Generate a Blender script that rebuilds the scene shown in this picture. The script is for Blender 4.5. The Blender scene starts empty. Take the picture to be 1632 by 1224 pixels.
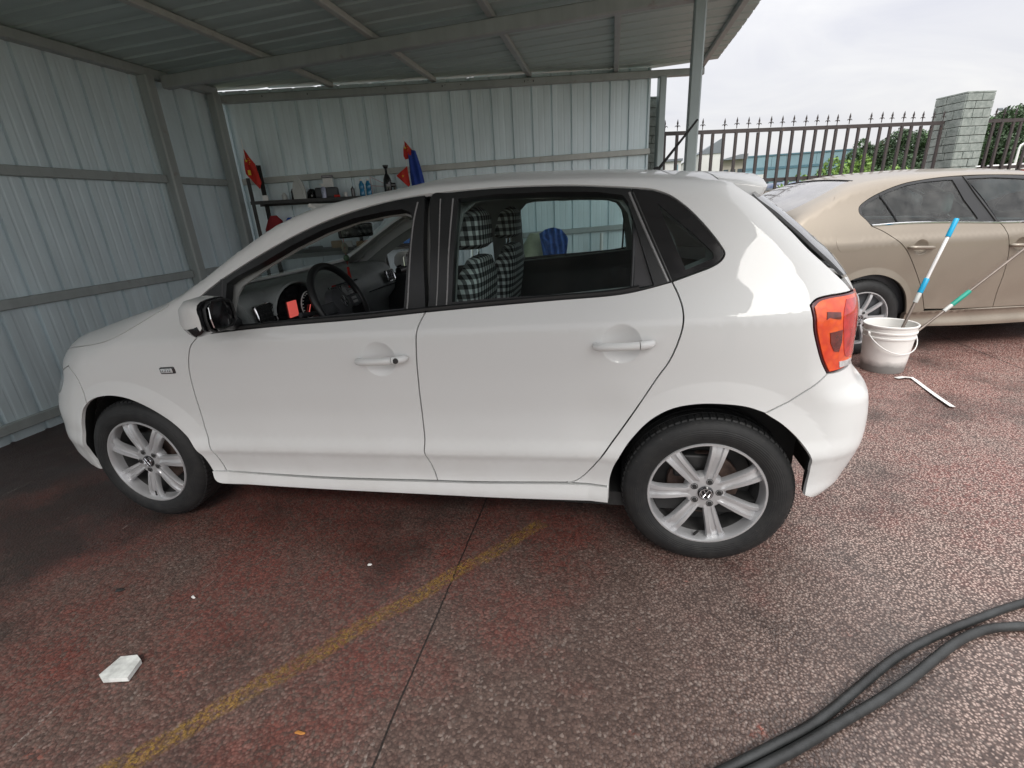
import bpy, math, random
import numpy as np
from mathutils import Matrix, Vector
from mathutils.geometry import delaunay_2d_cdt
random.seed(7); RNG = np.random.default_rng(7)
scene = bpy.context.scene
COL = scene.collection

# ------------------------------------------------------------ camera
CAMP = (-0.35431, -2.38768, 1.31720); YAW, PIT, ROL, FPX = -0.21329, 0.34929, -0.05823, 760.72
_f = Vector((math.sin(YAW)*math.cos(PIT), math.cos(YAW)*math.cos(PIT), -math.sin(PIT)))
_r = Vector((math.cos(YAW), -math.sin(YAW), 0)); _u = _r.cross(_f)
_r2 = math.cos(ROL)*_r + math.sin(ROL)*_u; _u2 = -math.sin(ROL)*_r + math.cos(ROL)*_u
cd = bpy.data.cameras.new('camera'); cam = bpy.data.objects.new('camera', cd); COL.objects.link(cam)
m = Matrix((_r2, _u2, -_f)).transposed().to_4x4(); m.translation = Vector(CAMP); cam.matrix_world = m
cd.sensor_width = 36; cd.lens = FPX/1632*36; cd.clip_start = .05; cd.clip_end = 1500
scene.camera = cam

# ------------------------------------------------------------ sky, sun, exposure
SUN_EL, SUN_AZ = math.radians(46), math.radians(160)      # azimuth measured like the sky's sun_rotation
world = bpy.data.worlds.new('World'); scene.world = world; world.use_nodes = True
wt = world.node_tree; wt.nodes.clear()
def wn(t, **k):
    n = wt.nodes.new(t)
    for a, b in k.items(): setattr(n, a, b)
    return n
wo = wn('ShaderNodeOutputWorld'); bg = wn('ShaderNodeBackground'); sky = wn('ShaderNodeTexSky')
sky.sky_type = 'NISHITA'; sky.sun_disc = False; sky.sun_elevation = SUN_EL; sky.sun_rotation = SUN_AZ
sky.air_density = 1.0; sky.dust_density = 4.0; sky.ozone_density = 1.0
tc = wn('ShaderNodeTexCoord'); sx = wn('ShaderNodeSeparateXYZ'); wt.links.new(tc.outputs['Generated'], sx.inputs[0])
# overcast cloud deck: flattened direction -> soft streaks
mz = wn('ShaderNodeMath', operation='ADD'); mz.inputs[1].default_value = .40; wt.links.new(sx.outputs[2], mz.inputs[0])
mm = wn('ShaderNodeMath', operation='MAXIMUM'); mm.inputs[1].default_value = .05; wt.links.new(mz.outputs[0], mm.inputs[0])
dv = wn('ShaderNodeVectorMath', operation='DIVIDE'); wt.links.new(tc.outputs['Generated'], dv.inputs[0])
cx = wn('ShaderNodeCombineXYZ')
for i in range(3): wt.links.new(mm.outputs[0], cx.inputs[i])
wt.links.new(cx.outputs[0], dv.inputs[1])
mp = wn('ShaderNodeMapping'); mp.inputs['Scale'].default_value = (1.2, 2.4, 1.0); mp.inputs['Rotation'].default_value = (0, 0, .5)
wt.links.new(dv.outputs[0], mp.inputs[0])
nz = wn('ShaderNodeTexNoise'); nz.inputs['Scale'].default_value = 1.5; nz.inputs['Detail'].default_value = 7; nz.inputs['Roughness'].default_value = .55; nz.inputs['Distortion'].default_value = .6
wt.links.new(mp.outputs[0], nz.inputs['Vector'])
cr = wn('ShaderNodeValToRGB'); e = cr.color_ramp.elements
e[0].position = .30; e[0].color = (5.6, 5.6, 6.0, 1); e[1].position = .68; e[1].color = (7.0, 6.9, 6.85, 1)
wt.links.new(nz.outputs[0], cr.inputs[0])
# overcast luminance rises from the horizon to the zenith
up = wn('ShaderNodeMapRange'); up.inputs['From Min'].default_value = -.05; up.inputs['From Max'].default_value = 1.0
up.inputs['To Min'].default_value = .92; up.inputs['To Max'].default_value = 3.4
pz = wn('ShaderNodeMath', operation='POWER'); pz.use_clamp = True; pz.inputs[1].default_value = 2.2; mz0 = wn('ShaderNodeMath', operation='MAXIMUM'); mz0.inputs[1].default_value = 0
up.inputs['From Min'].default_value = 0; wt.links.new(sx.outputs[2], mz0.inputs[0]); wt.links.new(mz0.outputs[0], pz.inputs[0]); wt.links.new(pz.outputs[0], up.inputs[0])
ml = wn('ShaderNodeMix', data_type='RGBA', blend_type='MULTIPLY'); ml.inputs[0].default_value = 1
wt.links.new(cr.outputs[0], ml.inputs[6]); wt.links.new(up.outputs[0], ml.inputs[7])
mx = wn('ShaderNodeMix', data_type='RGBA'); mx.inputs[0].default_value = .88
wt.links.new(sky.outputs[0], mx.inputs[6]); wt.links.new(ml.outputs[2], mx.inputs[7])
wt.links.new(mx.outputs[2], bg.inputs[0]); bg.inputs[1].default_value = .10; wt.links.new(bg.outputs[0], wo.inputs[0])
sl = bpy.data.lights.new('sun', 'SUN'); sl.energy = 1.4; sl.angle = math.radians(25); sl.color = (1, .97, .92)
so = bpy.data.objects.new('sun', sl); COL.objects.link(so)
sd = Vector((math.sin(SUN_AZ)*math.cos(SUN_EL), math.cos(SUN_AZ)*math.cos(SUN_EL), math.sin(SUN_EL)))
so.rotation_euler = sd.to_track_quat('Z', 'Y').to_euler(); so.location = (6, -8, 12)
vs = scene.view_settings; scene.display_settings.display_device = 'sRGB'
vs.view_transform = 'Standard'; vs.look = 'None'; vs.gamma = 1; vs.use_curve_mapping = False; vs.exposure = 0.60

# ------------------------------------------------------------ materials
class NT:
    def __init__(s, name):
        s.m = bpy.data.materials.new(name); s.m.use_nodes = True; s.t = s.m.node_tree; s.t.nodes.clear()
        s.out = s.n('ShaderNodeOutputMaterial'); s.tc = s.n('ShaderNodeTexCoord')
    def n(s, t, **k):
        n = s.t.nodes.new(t)
        for a, b in k.items(): setattr(n, a, b)
        return n
    def l(s, a, b): s.t.links.new(a, b)
    def noise(s, scale, detail=4, rough=.55, src='Object', stretch=None, w=None):
        n = s.n('ShaderNodeTexNoise'); n.inputs['Scale'].default_value = scale; n.inputs['Detail'].default_value = detail; n.inputs['Roughness'].default_value = rough
        o = s.tc.outputs[src]
        if stretch or w:
            mp = s.n('ShaderNodeMapping'); mp.inputs['Scale'].default_value = stretch or (1, 1, 1); mp.inputs['Location'].default_value = (w or 0, w or 0, 0); s.l(o, mp.inputs[0]); o = mp.outputs[0]
        s.l(o, n.inputs['Vector']); return n.outputs[0]
    def ramp(s, v, a, b, ca=(0, 0, 0), cb=(1, 1, 1)):
        if a > b: a, b, ca, cb = b, a, cb, ca
        r = s.n('ShaderNodeValToRGB'); e = r.color_ramp.elements; e[0].position = a; e[1].position = b
        e[0].color = (*ca, 1); e[1].color = (*cb, 1); s.l(v, r.inputs[0]); return r.outputs[0]
    def mix(s, f, a, b, mode='MIX'):
        n = s.n('ShaderNodeMix', data_type='RGBA', blend_type=mode)
        if isinstance(f, (int, float)): n.inputs[0].default_value = f
        else: s.l(f, n.inputs[0])
        for i, v in ((6, a), (7, b)):
            if isinstance(v, tuple): n.inputs[i].default_value = (*v[:3], 1)
            else: s.l(v, n.inputs[i])
        return n.outputs[2]
    def math(s, op, a, b=None, c=None):
        n = s.n('ShaderNodeMath', operation=op)
        for i, v in enumerate((a, b, c)):
            if v is None: continue
            if isinstance(v, (int, float)): n.inputs[i].default_value = v
            else: s.l(v, n.inputs[i])
        return n.outputs[0]
    def xyz(s, src='Object'):
        n = s.n('ShaderNodeSeparateXYZ'); s.l(s.tc.outputs[src], n.inputs[0]); return n.outputs
    def bump(s, h, strength=.3, dist=.01, normal=None):
        n = s.n('ShaderNodeBump'); n.inputs['Strength'].default_value = strength; n.inputs['Distance'].default_value = dist; s.l(h, n.inputs['Height'])
        if normal: s.l(normal, n.inputs['Normal'])
        return n.outputs[0]
    def pbr(s, col, rough=.5, metal=0, coat=0, coatr=.03, normal=None, spec=None, emit=None, es=0, alpha=None, trans=0, sheen=0):
        p = s.n('ShaderNodeBsdfPrincipled')
        def put(k, v):
            if v is None: return
            if isinstance(v, tuple): p.inputs[k].default_value = (*v[:3], 1)
            elif isinstance(v, (int, float)): p.inputs[k].default_value = v
            else: s.l(v, p.inputs[k])
        put('Base Color', col); put('Roughness', rough); put('Metallic', metal); put('Coat Weight', coat); put('Coat Roughness', coatr)
        put('Specular IOR Level', spec); put('Emission Color', emit); put('Emission Strength', es); put('Alpha', alpha); put('Transmission Weight', trans)
        if normal is not None: s.l(normal, p.inputs['Normal'])
        s.l(p.outputs[0], s.out.inputs[0]); s.p = p
        return s.m

def simple(name, col, rough=.5, metal=0, coat=0, var=.12, scale=6, bump=0, bscale=200, **k):
    t = NT(name); n = t.noise(scale, 5)
    c = t.mix(t.ramp(n, .35, .68), tuple(x*(1-var) for x in col), tuple(min(1, x*(1+var)) for x in col))
    nr = t.bump(t.noise(bscale, 3), bump, .002) if bump else None
    rn = t.math('ADD', t.math('MULTIPLY', t.ramp(t.noise(scale*2.3, 4), .3, .7), .12), max(0.02, rough-.06))
    return t.pbr(c, rn, metal, coat, normal=nr, **k)

def glassmat(name, tint=(.75, .82, .8), gloss=.9, rough=.0, dirt=0.0):
    t = NT(name); tr = t.n('ShaderNodeBsdfTransparent'); tr.inputs[0].default_value = (*tint, 1)
    gl = t.n('ShaderNodeBsdfGlossy'); gl.inputs['Roughness'].default_value = rough+.01; gl.inputs[0].default_value = (.95, .97, .97, 1)
    fr = t.n('ShaderNodeFresnel'); fr.inputs[0].default_value = 1.5
    mx = t.n('ShaderNodeMixShader'); t.l(t.math('MULTIPLY', fr.outputs[0], gloss), mx.inputs[0]); t.l(tr.outputs[0], mx.inputs[1]); t.l(gl.outputs[0], mx.inputs[2])
    if dirt:
        df = t.n('ShaderNodeBsdfDiffuse'); df.inputs[0].default_value = (.45, .45, .43, 1)
        m2 = t.n('ShaderNodeMixShader'); t.l(t.math('MULTIPLY', t.ramp(t.noise(9, 5), .3, .8), dirt), m2.inputs[0]); t.l(mx.outputs[0], m2.inputs[1]); t.l(df.outputs[0], m2.inputs[2]); mx = m2
    t.l(mx.outputs[0], t.out.inputs[0]); return t.m

def paint(name, col, dust=(.42, .38, .33), flake=0, dustamt=.25):
    t = NT(name); z = t.xyz()[2]
    n = t.noise(3.2, 7, .62); fine = t.noise(120, 3, .6)
    low = t.n('ShaderNodeMapRange'); low.inputs['From Min'].default_value = .75; low.inputs['From Max'].default_value = .22; low.inputs['To Min'].default_value = .05; low.inputs['To Max'].default_value = 1; t.l(z, low.inputs[0])
    d = t.math('MULTIPLY', t.math('MULTIPLY', t.ramp(n, .38, .75), low.outputs[0]), dustamt)
    c = t.mix(d, col, dust)
    sp = t.ramp(t.noise(260, 2, .5), .70, .76)
    c = t.mix(t.math('MULTIPLY', sp, .10), c, tuple(x*.55 for x in dust))
    if flake: c = t.mix(t.math('MULTIPLY', t.ramp(t.noise(900, 2), .45, .7), flake), c, tuple(min(1, x*1.5) for x in col))
    r = t.math('ADD', t.math('MULTIPLY', t.ramp(n, .3, .8), .10), .34)
    cr_ = t.math('ADD', t.math('MULTIPLY', t.ramp(t.noise(14, 6, .7), .40, .75), .06), .012)
    wav = t.bump(t.noise(1.7, 2, .4), .05, .02)
    t.pbr(c, r, .0 if not flake else .45, .55, cr_, normal=wav, spec=.15)
    return t.m

M = {}
M['white_paint'] = paint('white_paint', (.745, .757, .75))
M['bronze_paint'] = paint('bronze_paint', (.275, .24, .195), flake=.35, dust=(.5, .44, .36), dustamt=.45)
M['black_trim'] = simple('black_trim', (.016, .017, .018), .38, bump=.15, bscale=700)
M['gloss_black'] = simple('gloss_black', (.012, .012, .014), .16, coat=.4)
M['dark_plastic'] = simple('dark_plastic', (.06, .064, .07), .5, bump=.3, bscale=900)
M['dash_plastic'] = simple('dash_plastic', (.23, .25, .25), .45, bump=.35, bscale=600)
M['grey_trim'] = simple('grey_trim', (.30, .31, .30), .7, bump=.2, bscale=500)
M['roof_cloth'] = simple('roof_cloth', (.50, .50, .47), .9, bump=.3, bscale=900)
M['liner'] = simple('wheel_liner', (.012, .012, .012), .85, bump=.3, bscale=90)
M['inner_body'] = simple('inner_body', (.02, .02, .02), .7)
M['glass'] = glassmat('clear_glass', (.90, .96, .95), .55)
M['side_glass'] = glassmat('side_glass', (.78, .88, .87), .55, dirt=.02)
M['dark_glass'] = glassmat('dark_glass', (.52, .60, .60), 1.0, dirt=.05)
M['sedan_glass'] = glassmat('sedan_glass', (.46, .58, .57), 1.0, dirt=.16)
M['rear_glass'] = simple('rear_glass_dark', (.20, .205, .21), .10, coat=1, var=.2)
M['sedan_rear_glass'] = simple('sedan_rear_glass', (.17, .165, .165), .16, coat=.8, var=.25)
M['chrome'] = simple('chrome', (.75, .76, .78), .12, 1, var=.04)
M['alloy'] = simple('alloy_silver', (.60, .605, .615), .36, .55, coat=.3, var=.03, scale=12)
M['alloy_dark'] = simple('alloy_recess', (.10, .10, .10), .5, .6, var=.25, scale=20)
M['rust'] = simple('rusty_disc', (.13, .09, .075), .6, .4, var=.4, scale=30)
M['steel_dark'] = simple('dark_steel', (.06, .06, .06), .5, .6)
M['mirror'] = simple('mirror_glass', (.85, .87, .88), .015, 1, var=.0)
M['plastic_white'] = simple('white_plastic', (.78, .78, .76), .4, var=.05)
M['red'] = simple('red_cloth', (.55, .03, .02), .75)
M['rust_red'] = simple('maroon_cloth', (.28, .02, .025), .8)
M['blue'] = simple('blue_cloth', (.02, .06, .32), .8)
M['denim'] = simple('blue_denim', (.05, .13, .40), .85, var=.3, scale=25)
M['yellow'] = simple('yellow_print', (.75, .55, .03), .6)
M['black_rubber'] = simple('black_rubber', (.02, .02, .02), .7)
M['galv'] = None
# ------------------------------------------------------------ special materials
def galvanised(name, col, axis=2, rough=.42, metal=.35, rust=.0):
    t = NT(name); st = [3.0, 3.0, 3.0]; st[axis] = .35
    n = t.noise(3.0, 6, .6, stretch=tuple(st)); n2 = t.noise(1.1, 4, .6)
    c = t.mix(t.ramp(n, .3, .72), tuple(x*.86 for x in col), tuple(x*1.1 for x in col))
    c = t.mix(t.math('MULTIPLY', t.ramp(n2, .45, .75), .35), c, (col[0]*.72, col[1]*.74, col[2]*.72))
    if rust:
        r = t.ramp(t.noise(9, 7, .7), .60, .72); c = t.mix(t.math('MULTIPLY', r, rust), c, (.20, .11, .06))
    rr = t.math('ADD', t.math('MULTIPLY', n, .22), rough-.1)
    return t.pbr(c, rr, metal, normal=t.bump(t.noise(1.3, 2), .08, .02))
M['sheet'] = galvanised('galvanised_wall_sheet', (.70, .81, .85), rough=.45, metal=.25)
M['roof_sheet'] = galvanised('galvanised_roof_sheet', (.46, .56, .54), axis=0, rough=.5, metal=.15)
M['frame'] = galvanised('grey_steel_frame', (.38, .415, .41), rough=.5, metal=.1, rust=.35)
M['frame_pale'] = galvanised('pale_steel_frame', (.50, .52, .49), rough=.5, metal=.1, rust=.45)
M['post_steel'] = galvanised('steel_post', (.36, .42, .42), rough=.45, metal=.2, rust=.15)
M['fence_paint'] = galvanised('rusty_fence_paint', (.055, .045, .044), rough=.6, metal=0, rust=.55)
M['rack'] = simple('rack_steel', (.025, .026, .026), .5, var=.3)
M['stone'] = (lambda t: t.pbr(t.mix(t.ramp(t.noise(14, 8, .7), .3, .75), (.15, .18, .165), (.38, .42, .39)), .85, normal=t.bump(t.noise(60, 6, .7), .6, .004)))(NT('grey_stone_block'))
M['mortar'] = simple('mortar', (.11, .115, .11), .95, bump=.5, bscale=120)

def ground_mat():
    t = NT('red_painted_asphalt'); x, y, z = t.xyz()
    # aggregate cells
    v = t.n('ShaderNodeTexVoronoi'); v.inputs['Scale'].default_value = 118; t.l(t.tc.outputs['Object'], v.inputs['Vector'])
    dn = t.n('ShaderNodeVectorMath', operation='ADD'); nn = t.n('ShaderNodeTexNoise'); nn.inputs['Scale'].default_value = 60; t.l(t.tc.outputs['Object'], nn.inputs['Vector'])
    sc = t.n('ShaderNodeVectorMath', operation='SCALE'); sc.inputs['Scale'].default_value = .006; t.l(nn.outputs['Color'], sc.inputs[0])
    t.l(t.tc.outputs['Object'], dn.inputs[0]); t.l(sc.outputs[0], dn.inputs[1]); t.l(dn.outputs[0], v.inputs['Vector'])
    v2 = t.n('ShaderNodeTexVoronoi'); v2.inputs['Scale'].default_value = 210; t.l(dn.outputs[0], v2.inputs['Vector'])
    cell = v.outputs['Color']; sep = t.n('ShaderNodeSeparateColor'); t.l(cell, sep.inputs[0]); rnd = sep.outputs[0]; rnd2 = sep.outputs[1]
    # large scale wear: red paint vs bare aggregate vs pale dust
    wear = t.noise(1.15, 9, .68); wear2 = t.noise(3.1, 8, .7, w=7.3); wear3 = t.noise(.55, 5, .6, w=3.1)
    stone = t.mix(t.ramp(rnd, .15, .95), (.082, .054, .046), (.165, .112, .094))
    stone = t.mix(t.math('MULTIPLY', t.ramp(rnd2, .88, .95), .35), stone, (.40, .34, .30))
    red = t.mix(t.ramp(rnd, .1, .9), (.115, .036, .029), (.205, .070, .055))
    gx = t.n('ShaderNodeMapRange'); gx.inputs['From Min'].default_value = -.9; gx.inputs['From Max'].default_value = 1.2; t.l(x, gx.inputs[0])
    # red paint survives best away from the traffic at the right / near the wall it is greasy and dark
    ay = t.math('ADD', t.math('MULTIPLY', x, .35), t.math('MULTIPLY', y, .55))
    rr = t.math('ADD', t.math('MULTIPLY', wear, .62), t.math('MULTIPLY', wear2, .42))
    far = t.n('ShaderNodeMapRange'); far.inputs['From Min'].default_value = -1.6; far.inputs['From Max'].default_value = 1.2; far.inputs['To Min'].default_value = -.05; far.inputs['To Max'].default_value = .22; t.l(y, far.inputs[0])
    lx = t.n('ShaderNodeMapRange'); lx.inputs['From Min'].default_value = .3; lx.inputs['From Max'].default_value = -1.2; lx.inputs['To Min'].default_value = -.05; lx.inputs['To Max'].default_value = .10; t.l(x, lx.inputs[0])
    rmask = t.ramp(t.math('ADD', t.math('ADD', rr, far.outputs[0]), lx.outputs[0]), .50, .66)
    rpick = t.math('MULTIPLY', rmask, t.ramp(t.math('ADD', t.math('MULTIPLY', rnd2, .6), t.math('MULTIPLY', wear2, .6)), .35, .62))
    c = t.mix(rpick, stone, red)
    # bright orange-red splashes where fresh paint remains
    spl = t.math('MULTIPLY', t.ramp(t.noise(5.5, 8, .75, w=11), .63, .70), t.ramp(rnd, .3, .6))
    c = t.mix(t.math('MULTIPLY', spl, .75), c, (.34, .085, .055))
    # pale dust, raised to the right to paint in brighter light beyond the roof
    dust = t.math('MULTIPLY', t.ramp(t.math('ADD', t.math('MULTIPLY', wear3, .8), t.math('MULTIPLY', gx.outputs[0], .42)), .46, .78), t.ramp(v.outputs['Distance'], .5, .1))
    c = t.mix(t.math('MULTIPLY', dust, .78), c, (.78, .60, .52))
    # oily dark patches toward the left wall
    oilx = t.n('ShaderNodeMapRange'); oilx.inputs['From Min'].default_value = -2.3; oilx.inputs['From Max'].default_value = -3.2; t.l(x, oilx.inputs[0])
    oil = t.math('MULTIPLY', t.ramp(t.math('ADD', t.noise(1.4, 6, .6, w=21), t.math('MULTIPLY', oilx.outputs[0], .22)), .52, .70), .8)
    c = t.mix(oil, c, (.022, .020, .018))
    # little white scuffs
    scf = t.math('MULTIPLY', t.ramp(t.noise(7, 9, .8, stretch=(2.5, .8, 1), w=4.4), .70, .74), t.ramp(rnd2, .4, .6))
    c = t.mix(t.math('MULTIPLY', scf, .6), c, (.5, .46, .4))
    # pale scrape marks running away from the camera in the painted area
    sc1 = t.math('MULTIPLY', t.ramp(t.noise(1, 3, .5, stretch=(26, 2.2, 1), w=2.2), .70, .735), t.ramp(t.noise(40, 5, .8), .46, .60))
    sm = t.n('ShaderNodeMapRange'); sm.inputs['From Min'].default_value = -.75; sm.inputs['From Max'].default_value = -1.1; t.l(x, sm.inputs[0])
    c = t.mix(t.math('MULTIPLY', t.math('MULTIPLY', sc1, sm.outputs[0]), .75), c, (.58, .52, .47))
    # expansion joint running away from the camera
    jx = t.math('ADD', x, t.math('MULTIPLY', t.math('SUBTRACT', t.noise(2.2, 5, .7, stretch=(0.01, 1, 1)), .5), .022))
    joint = t.math('LESS_THAN', t.math('ABSOLUTE', t.math('ADD', jx, .932)), .0032)
    # second joint near the bronze car
    j2 = t.math('MULTIPLY', t.math('LESS_THAN', t.math('ABSOLUTE', t.math('SUBTRACT', jx, 2.66)), .005), 1.0)
    joint = t.math('MAXIMUM', joint, j2)
    c = t.mix(t.math('MULTIPLY', joint, .92), c, (.012, .010, .009))
    crev = t.ramp(v.outputs['Distance'], .35, .75)       # crevices between stones are darker
    c = t.mix(t.math('MULTIPLY', crev, .38), c, (.035, .024, .021))
    h = t.math('ADD', t.math('MULTIPLY', t.math('SUBTRACT', 1, v.outputs['Distance']), 1.0), t.math('MULTIPLY', t.math('SUBTRACT', 1, v2.outputs['Distance']), .25))
    h = t.math('ADD', h, t.math('MULTIPLY', rnd, .5))
    h = t.math('SUBTRACT', h, t.math('MULTIPLY', joint, 2.5))
    nb = t.bump(h, .55, .0035)
    ro = t.math('ADD', .46, t.math('MULTIPLY', t.ramp(t.noise(1.8, 6, .6, w=5), .3, .7), .22))
    ro = t.math('SUBTRACT', ro, t.math('MULTIPLY', oil, .10))
    wet = t.ramp(t.noise(.9, 6, .62, w=13), .44, .60)
    ro = t.math('SUBTRACT', ro, t.math('MULTIPLY', wet, .20))
    return t.pbr(c, ro, 0, normal=nb, spec=.5)
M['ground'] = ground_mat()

def line_mat():
    t = NT('worn_yellow_line'); v = t.n('ShaderNodeTexVoronoi'); v.inputs['Scale'].default_value = 118; t.l(t.tc.outputs['Object'], v.inputs['Vector'])
    a = t.math('MULTIPLY', t.ramp(t.noise(45, 6, .8), .38, .56), t.ramp(t.noise(6, 5, .6), .22, .50))
    u = t.xyz('UV')[0]; e = t.ramp(t.math('ABSOLUTE', t.math('SUBTRACT', u, .5)), .30, .5, (1, 1, 1), (0, 0, 0))
    a = t.math('MULTIPLY', t.math('MULTIPLY', a, e), t.ramp(v.outputs['Distance'], .75, .45))
    return t.pbr(t.mix(t.noise(12, 5), (.32, .18, .03), (.56, .34, .06)), .6, alpha=t.math('MULTIPLY', a, .48), normal=t.bump(v.outputs['Distance'], .8, -.004))
M['line'] = line_mat()

def tyre_mat(name='tyre_rubber'):
    t = NT(name); x, y, z = t.xyz()
    r = t.math('SQRT', t.math('ADD', t.math('POWER', x, 2), t.math('POWER', z, 2))); an = t.math('ARCTAN2', z, x)
    rings = t.math('SINE', t.math('MULTIPLY', r, 900)); dirt = t.ramp(t.noise(18, 7, .7), .38, .72)
    c = t.mix(t.math('MULTIPLY', dirt, .22), (.011, .012, .013), (.075, .072, .066))
    sp = t.ramp(t.noise(70, 4, .7), .66, .74); c = t.mix(t.math('MULTIPLY', sp, .35), c, (.22, .20, .18))
    band = t.math('MULTIPLY', t.math('GREATER_THAN', r, .222), t.math('LESS_THAN', r, .268))
    sipe = t.math('GREATER_THAN', t.math('SINE', t.math('MULTIPLY', an, 78)), .82); tread = t.math('GREATER_THAN', r, .286)
    h = t.math('SUBTRACT', t.math('MULTIPLY', t.math('MULTIPLY', rings, band), .18), t.math('MULTIPLY', t.math('MULTIPLY', sipe, tread), 1.6))
    h = t.math('ADD', h, t.math('MULTIPLY', t.noise(240, 3), .3))
    return t.pbr(c, .62, normal=t.bump(h, .6, .003))
M['tyre'] = tyre_mat()

def gingham():
    t = NT('gingham_cover'); x, y, z = t.xyz()
    def st(v, k): return t.math('GREATER_THAN', t.math('SINE', t.math('MULTIPLY', v, k)), 0.0)
    a = st(z, 2*math.pi/.036); b = st(t.math('ADD', t.math('MULTIPLY', x, 1.0), y), 2*math.pi/.036)
    s = t.math('MULTIPLY', t.math('ADD', a, b), .5)
    r = t.n('ShaderNodeValToRGB'); e = r.color_ramp.elements; r.color_ramp.interpolation = 'CONSTANT'
    e[0].position = 0; e[0].color = (.86, .88, .86, 1); e[1].position = .4; e[1].color = (.20, .21, .21, 1); k = e.new(.8); k.color = (.012, .013, .014, 1)
    t.l(s, r.inputs[0]); return t.pbr(r.outputs[0], .9, normal=t.bump(t.noise(500, 2), .3, .001))
M['gingham'] = gingham()

def lampmat():
    t = NT('tail_lamp_lens'); x, y, z = t.xyz()
    n = t.noise(9, 2, .5); cells = t.n('ShaderNodeTexVoronoi'); cells.inputs['Scale'].default_value = 45; t.l(t.tc.outputs['Object'], cells.inputs['Vector'])
    c = t.mix(t.ramp(n, .35, .68), (.80, .050, .006), (.95, .15, .012))
    c = t.mix(t.math('MULTIPLY', t.ramp(cells.outputs['Distance'], .35, .75), .4), c, (.60, .02, .012))
    return t.pbr(c, .12, 0, 1.0, .02, emit=(1, .10, .02), es=.0, normal=t.bump(cells.outputs['Distance'], .35, .006))
M['lamp_orange'] = lampmat()
M['lamp_red'] = simple('red_lamp_lens', (.58, .018, .015), .1, coat=1, var=.3, scale=30)
M['lamp_dark'] = simple('smoked_lamp_bowl', (.14, .02, .015), .1, coat=1, var=.3, scale=40)
M['lamp_edge'] = simple('lamp_rim_plastic', (.10, .012, .02), .2, coat=.6)
M['lamp_clear'] = simple('clear_lamp', (.62, .64, .64), .12, .2, coat=1, var=.3, scale=50)
M['bucket'] = (lambda t: t.pbr(t.mix(t.ramp(t.math('ADD', t.xyz()[2], t.math('MULTIPLY', t.noise(12, 5), .07)), .085, .135), (.27, .27, .26), (.80, .79, .76)), .42, normal=t.bump(t.noise(30, 4), .1, .003)))(NT('stained_bucket_plastic'))
M['leaf'] = [simple('leaf_green_%s' % n, c, .6, var=.35, scale=1.2) for n, c in (('dark', (.045, .085, .035)), ('mid', (.065, .125, .045)), ('light', (.15, .26, .05)))]
M['bark'] = simple('bark', (.09, .07, .05), .9)

# ------------------------------------------------------------ mesh helpers
def link(o): COL.objects.link(o); return o
def meshobj(name, V, F, mat=None, parent=None, smooth=False, N=None, uv=None, mats=None, mi=None):
    me = bpy.data.meshes.new(name); me.from_pydata([tuple(map(float, v)) for v in V], [], F); 
    for mt in (mats or ([mat] if mat else [])): me.materials.append(mt)
    if mi is not None: me.polygons.foreach_set('material_index', mi)
    if smooth: me.shade_smooth()
    me.update()
    if N is not None: me.normals_split_custom_set([tuple(map(float, n)) for n in N])
    if uv is not None:
        l = me.uv_layers.new(name='UVMap')
        for lp in me.loops: l.data[lp.index].uv = uv[lp.vertex_index]
    o = bpy.data.objects.new(name, me); o.parent = parent; return link(o)
def empty(name, loc=(0, 0, 0), rz=0, parent=None):
    o = bpy.data.objects.new(name, None); o.location = loc; o.rotation_euler = (0, 0, rz); o.empty_display_size = .1; o.parent = parent; return link(o)
def tag(o, label=None, cat=None, group=None, kind=None):
    for k, v in (('label', label), ('category', cat), ('group', group), ('kind', kind)):
        if v: o[k] = v
    return o
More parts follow.
